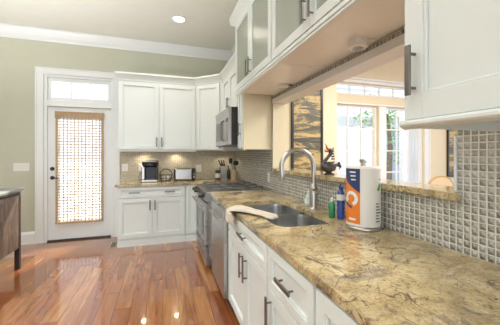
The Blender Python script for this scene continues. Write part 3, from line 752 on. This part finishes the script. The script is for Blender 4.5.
# range ---------------------------------------------------------------------
rg = thing('gas_range', 'stainless steel gas range with black grates and oven door', 'range', (0.85, 3.6, 0))
TRG = frame((0.50, 0, 0), (-1,0,0))
b = MB(); b.box(0.50, 1.25, RY0, RY1, 0.06, 0.905).box(0.56, 1.2, RY0+0.02, RY1-0.02, 0.0, 0.06); b.build('body', M['steel'], rg)
b = MB(); b.box(0.485, 1.27, RY0, RY1, 0.905, 0.922, 0.004); b.build('cooktop', M['steel'], rg)
b = MB(); b.prism([(0.50, 0.80), (0.475, 0.805), (0.455, 0.83), (0.478, 0.915), (0.50, 0.918)], 1, RY0+0.002, RY1-0.002); b.build('control_panel', M['steel'], rg)
for y in (3.27, 3.72, 3.95):
    b = MB(); b.tube([(0.468, y, 0.872), (0.44, y, 0.868)], [0.030, 0.031], 16).tube([(0.44, y, 0.868), (0.40, y, 0.862)], [0.025, 0.021], 16); b.build('knob', M['bronze'], rg, True)
b = MB(); b.T = TRG; b.box(RY0+0.008, RY1-0.008, 0.001, 0.035, 0.29, 0.79, 0.005); od = b.build('oven_door', M['steel'], rg)
b = MB(); b.T = TRG; b.box(RY0+0.14, RY1-0.14, 0.0352, 0.038, 0.38, 0.66, 0.003); b.build('oven_window', M['dglass'], od)
b = MB(); b.T = TRG; b.tube([(RY0+0.05, 0.085, 0.745), (RY1-0.05, 0.085, 0.745)], 0.013, 14)
for y in (RY0+0.09, RY1-0.09): b.tube([(y, 0.034, 0.745), (y, 0.085, 0.745)], 0.009)
b.build('oven_handle', M['steel'], od, True)
b = MB(); b.T = TRG; b.box(RY0+0.008, RY1-0.008, 0.001, 0.035, 0.06, 0.275, 0.005).box(RY0+0.05, RY1-0.05, 0.035, 0.05, 0.245, 0.258, 0.003); b.build('warming_drawer', M['steel'], rg)
b = MB(); b.T = TRG; b.box(RY0+0.002, RY1-0.002, 0.0, 0.012, 0.276, 0.289); b.build('gap_seal', M['black'], rg)
for k in range(3):     # grates in three sections
    ya = RY0+0.05+k*(RY1-RY0-0.1)/3; yb = ya+(RY1-RY0-0.1)/3-0.012
    b = MB(); zt = 0.938; xs0, xs1 = 0.56, 1.20
    for y in (ya, yb-0.012): b.box(xs0, xs1, y, y+0.012, zt, zt+0.014, 0.002)
    for x in (xs0, 0.72, 0.87, 1.03, xs1-0.012): b.box(x, x+0.012, ya, yb, zt, zt+0.012, 0.002)
    for x in (xs0, xs1-0.012, 0.87):
        for y in (ya, yb-0.012): b.box(x, x+0.012, y, y+0.012, 0.9225, zt)
    b.build('grate', M['iron'], rg)
    for x in (0.72, 1.03):
        b = MB(); b.lathe([(0.055, 0), (0.055, 0.006), (0.035, 0.008), (0.035, 0.018), (0.0, 0.02)], (x, (ya+yb)/2, 0.9225), 18); b.build('burner', M['iron'], rg, True)

# dishwasher
dw = thing('dishwasher', 'stainless steel dishwasher front between range and sink cabinet', 'dishwasher', (0.8, 2.6, 0))
b = MB(); b.box(0.53, 1.1, 2.30, 2.912, 0.10, 0.64).box(0.53, 0.63, 2.30, 2.912, 0.64, 0.878); b.build('body', M['grey'], dw)
b = MB(); b.box(0.57, 1.1, 2.30, 2.912, 0.0, 0.0995); b.build('toe_panel', M['black'], dw)
b = MB(); b.box(0.498, 0.5295, 2.303, 2.909, 0.11, 0.80, 0.004); b.build('door_panel', M['steel'], dw)
b = MB(); b.box(0.495, 0.5295, 2.303, 2.909, 0.803, 0.87, 0.005); b.build('control_strip', M['steel'], dw)
b = MB(); b.tube([(0.462, 2.35, 0.77), (0.462, 2.86, 0.77)], 0.009, 12)
for y in (2.39, 2.82): b.tube([(0.499, y, 0.77), (0.462, y, 0.77)], 0.007)
b.build('handle', M['steel'], dw, True)

# microwave
mw = thing('microwave', 'stainless over-the-range microwave with vertical dark handle', 'microwave', (0.95, 3.77, 1.47))
MX = 0.79; MY0, MY1, MZ0, MZ1 = 3.325, 4.20, 1.475, 1.955
b = MB(); b.box(MX+0.03, 1.275, MY0, MY1, MZ0, MZ1, 0.003); o = b.build('body', M['black'], mw); o['label'] = 'black casing'
b = MB(); b.prism([(MX+0.029, MZ1-0.09), (MX+0.0, MZ1-0.09), (MX-0.012, MZ1-0.01), (MX-0.008, MZ1), (MX+0.029, MZ1)], 1, MY0, MY1); b.build('vent_hood', M['steel'], mw)
TM = frame((MX+0.0295, 0, 0), (-1,0,0))
b = MB(); b.T = TM; b.box(MY0+0.22, MY1-0.002, 0, 0.035, MZ0+0.003, MZ1-0.094, 0.005); md = b.build('door', M['steel'], mw)
b = MB(); b.T = TM; b.box(MY0+0.33, MY1-0.08, 0.0352, 0.038, MZ0+0.07, MZ1-0.15, 0.004); b.build('window', M['dglass'], md)
b = MB(); b.T = TM; b.tube([(MY0+0.27, 0.034, MZ0+0.06), (MY0+0.27, 0.075, MZ0+0.075), (MY0+0.27, 0.082, MZ0+0.2), (MY0+0.27, 0.075, MZ1-0.165), (MY0+0.27, 0.034, MZ1-0.15)], 0.012, 10); b.build('handle', M['pull'], md, True)
b = MB(); b.T = TM; b.box(MY0+0.002, MY0+0.217, 0, 0.033, MZ0+0.003, MZ1-0.094, 0.004); cp = b.build('control_panel', M['steel'], mw)
b = MB(); b.T = TM; b.box(MY0+0.04, MY0+0.18, 0.0332, 0.035, MZ1-0.18, MZ1-0.13)
b.build('display', M['dglass'], cp)

# ------------------------------------------------------------------ lamps
rl = thing('recessed_light', 'round white recessed ceiling light glowing above the kitchen', 'light', (0.21, 3.91, ZC))
b = MB(); b.lathe([(0.075, 0), (0.105, -0.001), (0.108, -0.005), (0.10, -0.008), (0.078, -0.006), (0.075, 0)], (0.21, 3.91, ZC-0.0005), 32); b.build('trim_ring', M['trim'], rl, True)
b = MB(); b.lathe([(0.0, -0.004), (0.074, -0.004), (0.074, -0.001), (0, -0.001)], (0.21, 3.91, ZC-0.0005), 32); b.build('lens', M['bulb'], rl)
def spot(name, loc, energy, color, size=0.06, ang=140):
    d = bpy.data.lights.new(name, 'SPOT'); o = bpy.data.objects.new(name, d); COL.objects.link(o); o.location = loc
    d.energy = energy; d.color = color; d.spot_size = math.radians(ang); d.spot_blend = 0.6; d.shadow_soft_size = size
spot('recessed_light_beam', (0.21, 3.91, ZC-0.03), 30, (1.0, 0.92, 0.8), 0.07)
for y, x, big, lab in ((1.40, 1.15, 1, 'round white puck light with dark lens, nearer one under the glass cabinets'), (2.55, 1.17, 0, 'flat white puck light under the farther glass cabinet')):
    p = thing('puck_light', lab, 'light', (x, y, 2.05), 'puck lights under the glass cabinets')
    h = 0.058 if big else 0.022
    b = MB(); b.lathe([(0.055, 0), (0.058, -h*0.4), (0.058, -h*0.9), (0.05, -h), (0.034, -h)], (x, y, 2.0705), 28); b.build('housing', M['white'], p, True)
    b = MB(); b.lathe([(0.034, -h-0.0005), (0.034, -h-0.002), (0.0, -h-0.002)], (x, y, 2.0705), 24); b.build('lens', M['dglass'] if big else M['white'], p)
    b = MB(); b.tube([(x+0.058, y-0.02, 2.062), (x+0.08, y-0.05, 2.060), (x+0.09, y-0.03, 2.058)], 0.006, 8); b.build('cord', M['bronze'] if not big else M['white'], p, True)
for x in (-0.30, 0.22):
    p = thing('under_cabinet_light', 'warm under-cabinet light washing the backsplash ' + ('over the coffee maker' if x < 0 else 'over the toaster'), 'light', (x, 4.78, 1.42), 'under-cabinet lights')
    b = MB(); b.lathe([(0.035, 0), (0.035, -0.012), (0.028, -0.014)], (x, 4.80, 1.4195), 20); b.build('housing', M['white'], p)
    b = MB(); b.lathe([(0.027, -0.0145), (0, -0.0145)], (x, 4.80, 1.4195), 20); b.build('lens', M['warmglow'], p)
    spot('under_cabinet_beam', (x, 4.80, 1.40), 5, (1.0, 0.85, 0.6), 0.03, 150)
p = thing('under_cabinet_light', 'warm under-cabinet light in the corner over the utensils', 'light', (1.05, 4.7, 1.42), 'under-cabinet lights')
b = MB(); b.lathe([(0.035, 0), (0.035, -0.012), (0.0, -0.014)], (1.05, 4.70, 1.4195), 20); b.build('housing', M['white'], p)
spot('under_cabinet_beam', (1.05, 4.70, 1.40), 5, (1.0, 0.85, 0.6), 0.03, 150)

# ------------------------------------------------------------------ things on the back counter
# coffee maker
cx, cy = -0.20, 4.70
cm = thing('coffee_maker', 'black and silver single-cup coffee maker on the back counter', 'coffee maker', (cx, cy, CT))
b = MB(); b.box(cx-0.125, cx+0.125, cy-0.14, cy+0.15, CT+0.0005, CT+0.035, 0.012); b.build('base', M['steel'], cm)
b = MB(); b.box(cx-0.125, cx-0.075, cy-0.08, cy+0.15, CT+0.035, CT+0.24, 0.01); o = b.build('side_tank', M['steel'], cm)
b = MB(); b.box(cx-0.074, cx+0.125, cy-0.0, cy+0.15, CT+0.035, CT+0.24, 0.008).box(cx+0.085, cx+0.125, cy-0.13, cy, CT+0.035, CT+0.24, 0.01); b.build('body', M['black'], cm)
b = MB(); b.lathe([(0.0, 0), (0.10, 0), (0.125, 0.02), (0.13, 0.06), (0.115, 0.09), (0.06, 0.105), (0, 0.107)], (cx+0.005, cy, CT+0.2405), 28); b.build('brew_head', M['black'], cm, True)
b = MB(); b.tube([(cx-0.10, cy-0.02, CT+0.30), (cx-0.085, cy-0.10, CT+0.325), (cx+0.005, cy-0.135, CT+0.33), (cx+0.095, cy-0.10, CT+0.325), (cx+0.11, cy-0.02, CT+0.30)], 0.012, 10); b.build('lid_handle', M['steel'], cm, True)
b = MB(); b.box(cx-0.06, cx+0.075, cy-0.125, cy-0.005, CT+0.0355, CT+0.05, 0.005); b.build('drip_tray', M['iron'], cm)
b = MB(); b.tube([(cx-0.10, cy+0.12, CT+0.05), (cx-0.17, cy+0.14, CT+0.01), (cx-0.19, cy+0.17, CT+0.06), (cx-0.14, cy+0.20, CT+0.15), (cx-0.10, YB-0.02, CT+0.2)], 0.005, 8); b.build('cord', M['black'], cm, True)
# wire basket
cx, cy = 0.05, 4.72
wb = thing('wire_basket', 'round dark wire basket with arched handle holding white cups, left of toaster', 'basket', (cx, cy, CT))
b = MB()
for z, r in ((0.006, 0.07), (0.05, 0.092), (0.10, 0.10)):
    b.tube([(cx+r*math.cos(2*math.pi*k/24), cy+r*math.sin(2*math.pi*k/24), CT+z) for k in range(24)], 0.004, 6, True)
for k in range(12):
    a = 2*math.pi*k/12; b.tube([(cx+r*math.cos(a), cy+r*math.sin(a), CT+z) for z, r in ((0.006, 0.07), (0.05, 0.092), (0.10, 0.10))], 0.0025, 6)
b.build('wire_frame', M['bronze'], wb, True)
b = MB(); b.tube([(cx-0.10*math.cos(math.pi*k/14), cy, CT+0.10+0.095*math.sin(math.pi*k/14)) for k in range(15)], 0.006, 8); b.build('handle', M['bronze'], wb, True)
for k, (dx_, dy_) in enumerate(((-0.04, -0.02), (0.04, -0.015), (0.0, 0.045))):
    t = thing('coffee_pod', 'small white coffee pod resting in the wire basket', 'coffee pod', (cx+dx_, cy+dy_, CT+0.01), 'pods in the wire basket')
    b = MB(); b.lathe([(0.018, 0.0), (0.024, 0.004), (0.034, 0.075), (0.038, 0.078), (0.038, 0.082), (0, 0.083)], (cx+dx_, cy+dy_, CT+0.011), 18); b.build('cup', M['white'], t, True)
# toaster
cx, cy = 0.35, 4.72
to = thing('toaster', 'long stainless toaster with black end panel on the back counter', 'toaster', (cx, cy, CT))
b = MB(); b.box(cx-0.165, cx+0.12, cy-0.09, cy+0.09, CT+0.015, CT+0.20, 0.02, 3); b.build('shell', M['steel'], to)
b = MB(); b.box(cx+0.1205, cx+0.17, cy-0.092, cy+0.092, CT+0.012, CT+0.203, 0.012); b.build('end_panel', M['black'], to)
b = MB(); b.box(cx-0.178, cx-0.1655, cy-0.092, cy+0.092, CT+0.012, CT+0.203, 0.005); b.build('end_panel', M['black'], to)
b = MB(); b.box(cx-0.14, cx+0.10, cy-0.05, cy-0.02, CT+0.2002, CT+0.203).box(cx-0.14, cx+0.10, cy+0.02, cy+0.05, CT+0.2002, CT+0.203); b.build('slots', M['black'], to)
for q, rr in ((0.06, 0.014), (0.11, 0.009)):
    b = MB(); b.cyl((cx+0.145, cy-0.104, CT+q), rr, 0.012, 16, 'Y', 0.002); b.build('knob', M['steel'], to, True)
for sx in (-0.14, 0.14):
    for sy in (-0.07, 0.07):
        b = MB(); b.cyl((cx+sx, cy+sy, CT+0.0003), 0.012, 0.015, 10); b.build('foot', M['black'], to)
# jar
jx, jy = 0.915, 4.72
j = thing('canister', 'small white-labelled glass canister with dark lid beside the knife block', 'canister', (jx, jy, CT))
b = MB(); b.lathe([(0.0, 0.0005), (0.042, 0.0005), (0.045, 0.006), (0.045, 0.12), (0.038, 0.135), (0.038, 0.14)], (jx, jy, CT), 24); b.build('jar', M['dglass'], j, True)
b = MB(); b.lathe([(0.0457, 0.03), (0.046, 0.03), (0.046, 0.11), (0.0457, 0.11)], (jx, jy, CT), 24); b.build('paper_label', M['paper'], j, True)
b = MB(); b.cyl((jx, jy, CT+0.1402), 0.042, 0.025, 24, 'Z', 0.004); b.build('lid', M['black'], j, True)
# grey block with black utensils
kx, ky = 1.02, 4.74
k_ = thing('knife_block', 'grey knife block with black handled knives in the counter corner', 'knife block', (kx, ky, CT))
b = MB(); b.prism([(ky-0.08, CT+0.0005), (ky+0.06, CT+0.0005), (ky+0.10, CT+0.19), (ky-0.0, CT+0.23)], 0, kx-0.05, kx+0.05); b.build('block', M['grey'], k_)
for i, (ox, oy) in enumerate(((-0.03, 0.02), (0.0, 0.02), (0.03, 0.02), (-0.015, 0.06), (0.02, 0.06))):
    p0 = Vector((kx+ox, ky+oy, CT+0.215-oy*0.4+0.008)); d_ = Vector((-0.05+0.015*i, 0.02, 0.12))
    b = MB(); b.tube([tuple(p0), tuple(p0+d_*0.5), tuple(p0+d_)], [0.012, 0.015, 0.012], 8, flat=0.8); b.build('knife_handle', M['black'], k_, True)
# dark bottle
bx, by = 1.11, 4.72
t = thing('oil_bottle', 'dark green oil bottle between knife block and utensil crock', 'bottle', (bx, by, CT))
b = MB(); b.lathe([(0, 0.0005), (0.03, 0.0005), (0.033, 0.005), (0.033, 0.14), (0.026, 0.165), (0.013, 0.19), (0.012, 0.225)], (bx, by, CT), 20); b.build('glass', M['greensoap'] if False else plain('dark_green_glass', (0.02, 0.04, 0.03), 0.1), t, True)
b = MB(); b.cyl((bx, by, CT+0.2255), 0.013, 0.02, 14); b.build('cap', M['black'], t, True)
# crock
ux, uy = 1.19, 4.62
t = thing('utensil_crock', 'tan ceramic crock in the corner behind the range', 'crock', (ux, uy, CT))
b = MB(); b.lathe([(0, 0.0005), (0.046, 0.0005), (0.05, 0.006), (0.05, 0.16), (0.053, 0.165), (0.053, 0.172), (0.046, 0.172), (0.046, 0.02), (0, 0.02)], (ux, uy, CT), 24); b.build('pot', M['crock'], t, True)
for i, (ax, ay, L, kind, mm, lab) in enumerate(((-0.06, 0.03, 0.33, 's', 'black', 'black slotted spatula leaning left out of the tan crock'), (0.05, 0.03, 0.30, 'o', 'black', 'black ladle standing in the tan crock'), (-0.01, -0.06, 0.31, 'o', 'black', 'black spoon standing in the tan crock'), (0.0, 0.08, 0.30, 'o', 'steel', 'steel serving spoon at the back of the tan crock'))):
    u = thing('utensil', lab, 'utensil', (ux, uy, CT+0.02), 'utensils in the tan crock')
    p0 = Vector((ux-ax*0.25, uy-ay*0.25, CT+0.022)); p1 = Vector((ux+ax*0.8, uy+ay*0.8, CT+L-0.05)); p2 = p1+(p1-p0).normalized()*0.05
    b = MB(); b.tube([tuple(p0), tuple(p1)], 0.005, 8); b.build('shaft', M[mm], u, True)
    b = MB()
    if kind == 's': b.box(p2.x-0.03, p2.x+0.03, p2.y-0.004, p2.y+0.004, p2.z-0.05, p2.z+0.04, 0.003)
    else: b.ball(tuple(p2-Vector((0,0,0.012))), 0.034, 0.014, 0.042)
    b.build('head', M[mm], u, kind != 's')

# ------------------------------------------------------------------ things by the sink
# towel draped over the counter edge and sink rim
tw = thing('dish_towel', 'beige dish towel draped from the sink rim over the counter edge', 'towel', (0.6, 2.2, CT))
path = [(0.497, 2.10, 0.815), (0.499, 2.10, 0.86), (0.505, 2.10, 0.905), (0.53, 2.09, 0.930), (0.58, 2.04, 0.934), (0.63, 1.95, 0.932), (0.665, 1.87, 0.930), (0.695, 1.80, 0.929), (0.72, 1.745, 0.926), (0.735, 1.715, 0.918)]
wid = [0.11, 0.13, 0.135, 0.12, 0.085, 0.058, 0.048, 0.046, 0.05, 0.035]
b = MB(); vs = []
NP = 36
path = [tuple(Vector(path[int(q)])*(1-q+int(q))+Vector(path[min(int(q)+1, 9)])*(q-int(q))) for q in [k_*0.5 for k_ in range(19)]]
wid = [wid[int(q)]*(1-q+int(q))+wid[min(int(q)+1, 9)]*(q-int(q)) for q in [k_*0.5 for k_ in range(19)]]
for i, p in enumerate(path):
    p = Vector(p); d_ = Vector(path[min(i+1, len(path)-1)])-Vector(path[max(i-1, 0)]); d_.z = 0
    d_.normalize(); sd = Vector((d_.y, -d_.x, 0))
    if i < 5: sd = Vector((0.0, -1, 0))
    for k in range(NP):
        a = 2*math.pi*k/NP; hgt = (0.014 + 0.007*math.sin(6*a+i*0.35) + 0.006*math.sin(13*a-i*0.6))
        upv = Vector((0, 0, 1)) if i >= 5 else Vector((-1, 0, 0.15))
        q = p + sd*math.cos(a)*wid[i]*(1+0.10*math.sin(1.7*i)+0.06*math.sin(7*a+i*0.5)) + upv*hgt*math.sin(a)*(1.0 if math.sin(a) > 0 else 0.5)
        if q.x > XE-0.003 and q.z < CT+0.001: q.z = CT+0.001
        vs.append(tuple(q))
n = NP; fs = [(i*n+k, i*n+(k+1)%n, (i+1)*n+(k+1)%n, (i+1)*n+k) for i in range(len(path)-1) for k in range(n)]
fs += [tuple(range(n)), tuple(range((len(path)-1)*n, len(path)*n))]
b._add(vs, fs); b.build('cloth', M['towel'], tw, True, sub=1)

def bottle(name, label, x, y, prof, mat, cap, capm, lab=None):
    t = thing(name, label, 'bottle', (x, y, CT), 'soap bottles behind the sink')
    b = MB(); b.lathe([(0, 0.0005)]+prof, (x, y, CT), 22); b.build('bottle_body', mat, t, True)
    r, z, h = cap
    b = MB(); b.lathe([(r, z), (r, z+h*0.6), (r*0.6, z+h*0.7), (r*0.5, z+h), (0, z+h)], (x, y, CT), 18); b.build('cap', capm, t, True)
    if lab:
        z0, z1, r = lab; b = MB(); b.lathe([(r, z0), (r+0.0006, z0), (r+0.0006, z1), (r, z1)], (x, y, CT), 22); b.build('paper_label', M['paper'], t, True)
bottle('soap_bottle', 'short clear dish-soap bottle left of the faucet base', 1.21, 2.10, [(0.032, 0.0005), (0.037, 0.006), (0.037, 0.07), (0.02, 0.095), (0.012, 0.10)], M['clearsoap'], (0.012, 0.1002, 0.035), M['white'], (0.02, 0.06, 0.0374))
bottle('soap_bottle', 'green dish-soap bottle with white cap between faucet and paper towels', 1.12, 1.63, [(0.018, 0.0005), (0.022, 0.006), (0.022, 0.09), (0.017, 0.108), (0.010, 0.116)], M['greensoap'], (0.0115, 0.1162, 0.03), M['white'])
bottle('soap_bottle', 'tall blue soap bottle with pale top beside the paper towels', 1.165, 1.592, [(0.021, 0.0005), (0.026, 0.006), (0.026, 0.12), (0.025, 0.13), (0.025, 0.175), (0.012, 0.20)], M['bluesoap'], (0.014, 0.2002, 0.04), M['blue'], (0.13, 0.17, 0.0262))

# paper towel on holder
px, py, pr_ = 1.155, 1.36, 0.098
pt = thing('paper_towel_roll', 'large wrapped paper towel roll with orange and navy label on a metal holder', 'paper towels', (px, py, CT))
b = MB(); b.lathe([(0, 0.0005), (0.100, 0.0005), (0.102, 0.004), (0.102, 0.014), (0.098, 0.02), (0, 0.02)], (px, py, CT), 40); b.build('holder_base', M['nickel'], pt, True)
b = MB(); b.lathe([(0, 0.021), (pr_-0.004, 0.021), (pr_, 0.026), (pr_, 0.362), (pr_-0.008, 0.372), (0.03, 0.373), (0.02, 0.369), (0, 0.369)], (px, py, CT), 48); b.build('roll', M['paper'], pt, True)
b = MB(); b.lathe([(0.014, 0.369), (0.014, 0.379), (0.012, 0.390), (0.020, 0.394), (0.022, 0.410), (0.018, 0.414), (0, 0.415)], (px, py, CT), 24); b.build('holder_knob', M['nickel'], pt, True)
acam = math.atan2(-py, -px)
def decal(name, mat, f, nu=16, nv=8, off=0.0008, parent=None):   # f(u,v)->(phi deg, z)
    b = MB()
    def g(u, v):
        ph, z = f(u, v); a = acam + math.radians(ph); r = pr_+off
        return (px+r*math.cos(a), py+r*math.sin(a), CT+z)
    b.grid(g, nu, nv); return b.build(name, mat, parent or pt, True)
# phi negative = left as seen from camera  (angles grow anticlockwise: left is +?)
SG = 1
LZ0, LZ1 = 0.04, 0.36
decal('orange_label', M['orange'], lambda u, v: (SG*(-115+105*u), LZ0+(LZ1-LZ0)*v), off=0.0006)
decal('navy_label', M['blue'], lambda u, v: (SG*(-115+105*u), (0.34-0.12*u)+(LZ1-(0.34-0.12*u))*v), off=0.0012)
def strip(name, mat, pts, w, off=0.002):
    b = MB(); vs = []
    for i, (ph, z) in enumerate(pts):
        q0 = pts[max(i-1, 0)]; q1 = pts[min(i+1, len(pts)-1)]
        dx_, dz_ = math.radians(q1[0]-q0[0])*pr_, q1[1]-q0[1]; L = math.hypot(dx_, dz_) or 1
        nx_, nz_ = -dz_/L, dx_/L
        for s_ in (-1, 1):
            p_ = ph+math.degrees(s_*w/2*nx_/pr_); a = acam+math.radians(SG*p_); r = pr_+off
            vs.append((px+r*math.cos(a), py+r*math.sin(a), CT+z+s_*w/2*nz_))
    b._add(vs, [(2*i, 2*i+1, 2*i+3, 2*i+2) for i in range(len(pts)-1)]); return b.build(name, mat, pt, True)
strip('white_swirl', M['white'], [(-95+5*k, 0.185+0.02*math.cos(k*0.7)) for k in range(8)], 0.032)
strip('white_swirl', M['white'], [(-42+20*math.cos(a_/10), 0.185+0.034*math.sin(a_/10)) for a_ in range(-12, 34, 3)], 0.02)
strip('navy_band', M['blue'], [(-80+6*k, 0.160-0.004*k) for k in range(8)], 0.014, 0.0026)
for i in range(3): strip('small_lettering', M['white'], [(-48+i*3+3*k, 0.34-0.022*i) for k in range(9-i*1)], 0.008)
strip('small_lettering', M['white'], [(-52+4*k, 0.065) for k in range(8)], 0.012)
for i in range(7): strip('fine_print', M['ink'], [(42+4*k, 0.16-0.017*i) for k in range(4+(i*5) % 4)], 0.006)
strip('green_leaf', M['green'], [(52+3*k, 0.235+0.01*k) for k in range(5)], 0.022)
strip('mark', M['ink'], [(58+3*k, 0.30) for k in range(4)], 0.006)

# bird figurine on the bar
fx_, fy_ = 1.33, 1.975; zb = 1.187
bf = thing('bird_figurine', 'dark metal rooster figurine with copper beak standing on the granite bar', 'figurine', (fx_, fy_, zb))
rt = Vector((math.cos(YAW), -math.sin(YAW), 0))
def at(u, z): q = Vector((fx_, fy_, zb+z)) + rt*u; return (q.x, q.y, q.z)
b = MB(); b.lathe([(0, 0.0005), (0.045, 0.0005), (0.045, 0.008), (0.02, 0.018), (0.015, 0.03), (0.015, 0.05)], at(0, 0), 20); b.build('foot', M['birdmetal'], bf, True)
b = MB(); b.tube([at(-0.06, 0.085), at(-0.045, 0.07), at(-0.01, 0.06), at(0.03, 0.07), at(0.055, 0.09), at(0.08, 0.085)], [0.016, 0.04, 0.05, 0.042, 0.022, 0.006], 16); b.build('body', M['birdmetal'], bf, True)
b = MB(); b.tube([at(-0.05, 0.08), at(-0.035, 0.115), at(-0.01, 0.145), at(0.012, 0.175), at(0.014, 0.20), at(0.0, 0.215)], [0.024, 0.016, 0.013, 0.016, 0.022, 0.014], 14); b.build('neck', M['birdmetal'], bf, True)
b = MB(); b.tube([at(0.0, 0.205), at(-0.018, 0.225), at(-0.03, 0.262)], [0.014, 0.010, 0.002], 10).tube([at(-0.005, 0.195), at(-0.03, 0.195), at(-0.036, 0.215)], [0.010, 0.008, 0.003], 10); b.build('beak', M['copper'], bf, True)
b = MB()
for k in range(5):
    b.tube([at(0.02, 0.21-k*0.02), at(0.035+0.003*k, 0.222-k*0.022), at(0.04, 0.207-k*0.022)], [0.008, 0.006, 0.002], 8)
for k in range(4): b.tube([at(0.05, 0.085), at(0.085+k*0.005, 0.10-k*0.012), at(0.098-k*0.006, 0.075-k*0.012)], [0.01, 0.009, 0.002], 8)
b.build('feathers', M['birdmetal'], bf, True)

# ------------------------------------------------------------------ dining room things
def picture(x0, x1, z0, z1, y, mat, label, loc=None):
    t = thing('framed_painting', label, 'painting', ((x0+x1)/2, y, z0))
    b = MB(); f = 0.035
    for a in ((x0, x0+f, z0, z1), (x1-f, x1, z0, z1), (x0+f, x1-f, z0, z0+f), (x0+f, x1-f, z1-f, z1)): b.box(a[0], a[1], y-0.035, y-0.001, a[2], a[3], 0.004)
    b.build('picture_frame', M['black'], t)
    b = MB(); b.box(x0+f, x1-f, y-0.02, y-0.003, z0+f, z1-f); b.build('canvas', mat, t)
picture(1.775, 2.30, 0.70, 2.62, YP, M['paint1'], 'tall abstract gold and black painting in black frame behind the faucet')
picture(5.42, 6.0, 0.9, 2.2, YWN, M['paint2'], 'dark framed painting right of the dining windows beside the tiled wall')
cx, cy = 4.11, 3.30
dc = thing('dining_chair', 'tan upholstered dining chair with arched gold-rimmed back behind the bar', 'chair', (cx, cy, 0))
b = MB(); b.box(cx-0.24, cx+0.24, cy-0.24, cy+0.24, 0.42, 0.50, 0.03, 3); b.build('seat', M['chairfab'], dc)
arch = [(-0.235, 0.52)]+[(-0.235*math.cos(math.pi*k/16), 0.865+0.15*math.sin(math.pi*k/16)) for k in range(17)]+[(0.235, 0.52)]
rv = Vector((math.cos(0.15), -math.sin(0.15), 0)); nv = Vector((rv.y, -rv.x, 0))   # chair turned toward the table
base = Vector((cx, cy, 0)) + nv*0.20
b = MB(); vs = []; m_ = len(arch)
for s_ in (-0.02, 0.02):
    for u, z in arch: q = base + rv*u*0.93*0.9 + nv*s_; vs.append((q.x, q.y, z-0.01))
b._add(vs, [tuple(range(m_)), tuple(range(2*m_-1, m_-1, -1))]+[(i, (i+1) % m_, (i+1) % m_+m_, i+m_) for i in range(m_)]); b.build('backrest', M['chairfab'], dc)
b = MB(); b.tube([(base.x+rv.x*u*0.9, base.y+rv.y*u*0.9, z) for u, z in arch], 0.016, 10); b.build('back_frame', M['chairwood'], dc, True)
for sx in (-1, 1):
    for sy in (-1, 1):
        b = MB(); b.tube([(cx+sx*0.21, cy+sy*0.21, 0.42), (cx+sx*0.22, cy+sy*0.22, 0.0)], [0.024, 0.016], 10); b.build('leg', M['chairwood'], dc, True)

# ------------------------------------------------------------------ left sideboard, floor register
LXF = -1.62; LY0, LY1 = 2.35, 3.93
sb = thing('sideboard', 'dark oak sideboard on short legs with grey stone top at the left edge', 'sideboard', (-1.9, 3.1, 0))
b = MB(); b.box(-2.15, LXF+0.03, LY0-0.02, LY1+0.02, 0.925, 0.955, 0.005); b.build('top', M['stone'], sb)
b = MB(); b.box(-2.10, LXF-0.012, LY0+0.02, LY1-0.045, 0.25, 0.91); b.build('body', M['oak'], sb)
b = MB(); b.box(-2.12, LXF+0.004, LY0, LY1, 0.895, 0.9245); b.build('apron', M['oakdark'], sb)
TS = frame((LXF-0.012, 0, 0), (1,0,0))
b = MB(); b.box(LXF-0.012, LXF+0.006, 2.60, 3.23, 0.255, 0.885, 0.004).box(LXF-0.012, LXF+0.006, 3.24, 3.875, 0.255, 0.885, 0.004); b.build('door', M['oak'], sb)
for x in (-2.12, LXF-0.045):
    for y in (LY0, LY1-0.045):
        b = MB(); b.box(x, x+0.05, y, y+0.045, 0.0, 0.8945, 0.004); b.build('leg', M['oakdark'], sb)
fv = thing('floor_register', 'small dark floor vent by the left end of the back base cabinet', 'vent', (-0.71, 4.5, 0))
b = MB(); b.box(-0.755, -0.65, 4.36, 4.62, 0.0005, 0.006, 0.002); b.build('frame', M['crock'], fv)
b = MB()
for k in range(8): b.box(-0.74, -0.665, 4.375+k*0.03, 4.375+k*0.03+0.018, 0.0061, 0.008)
b.build('slots', M['bronze'], fv)
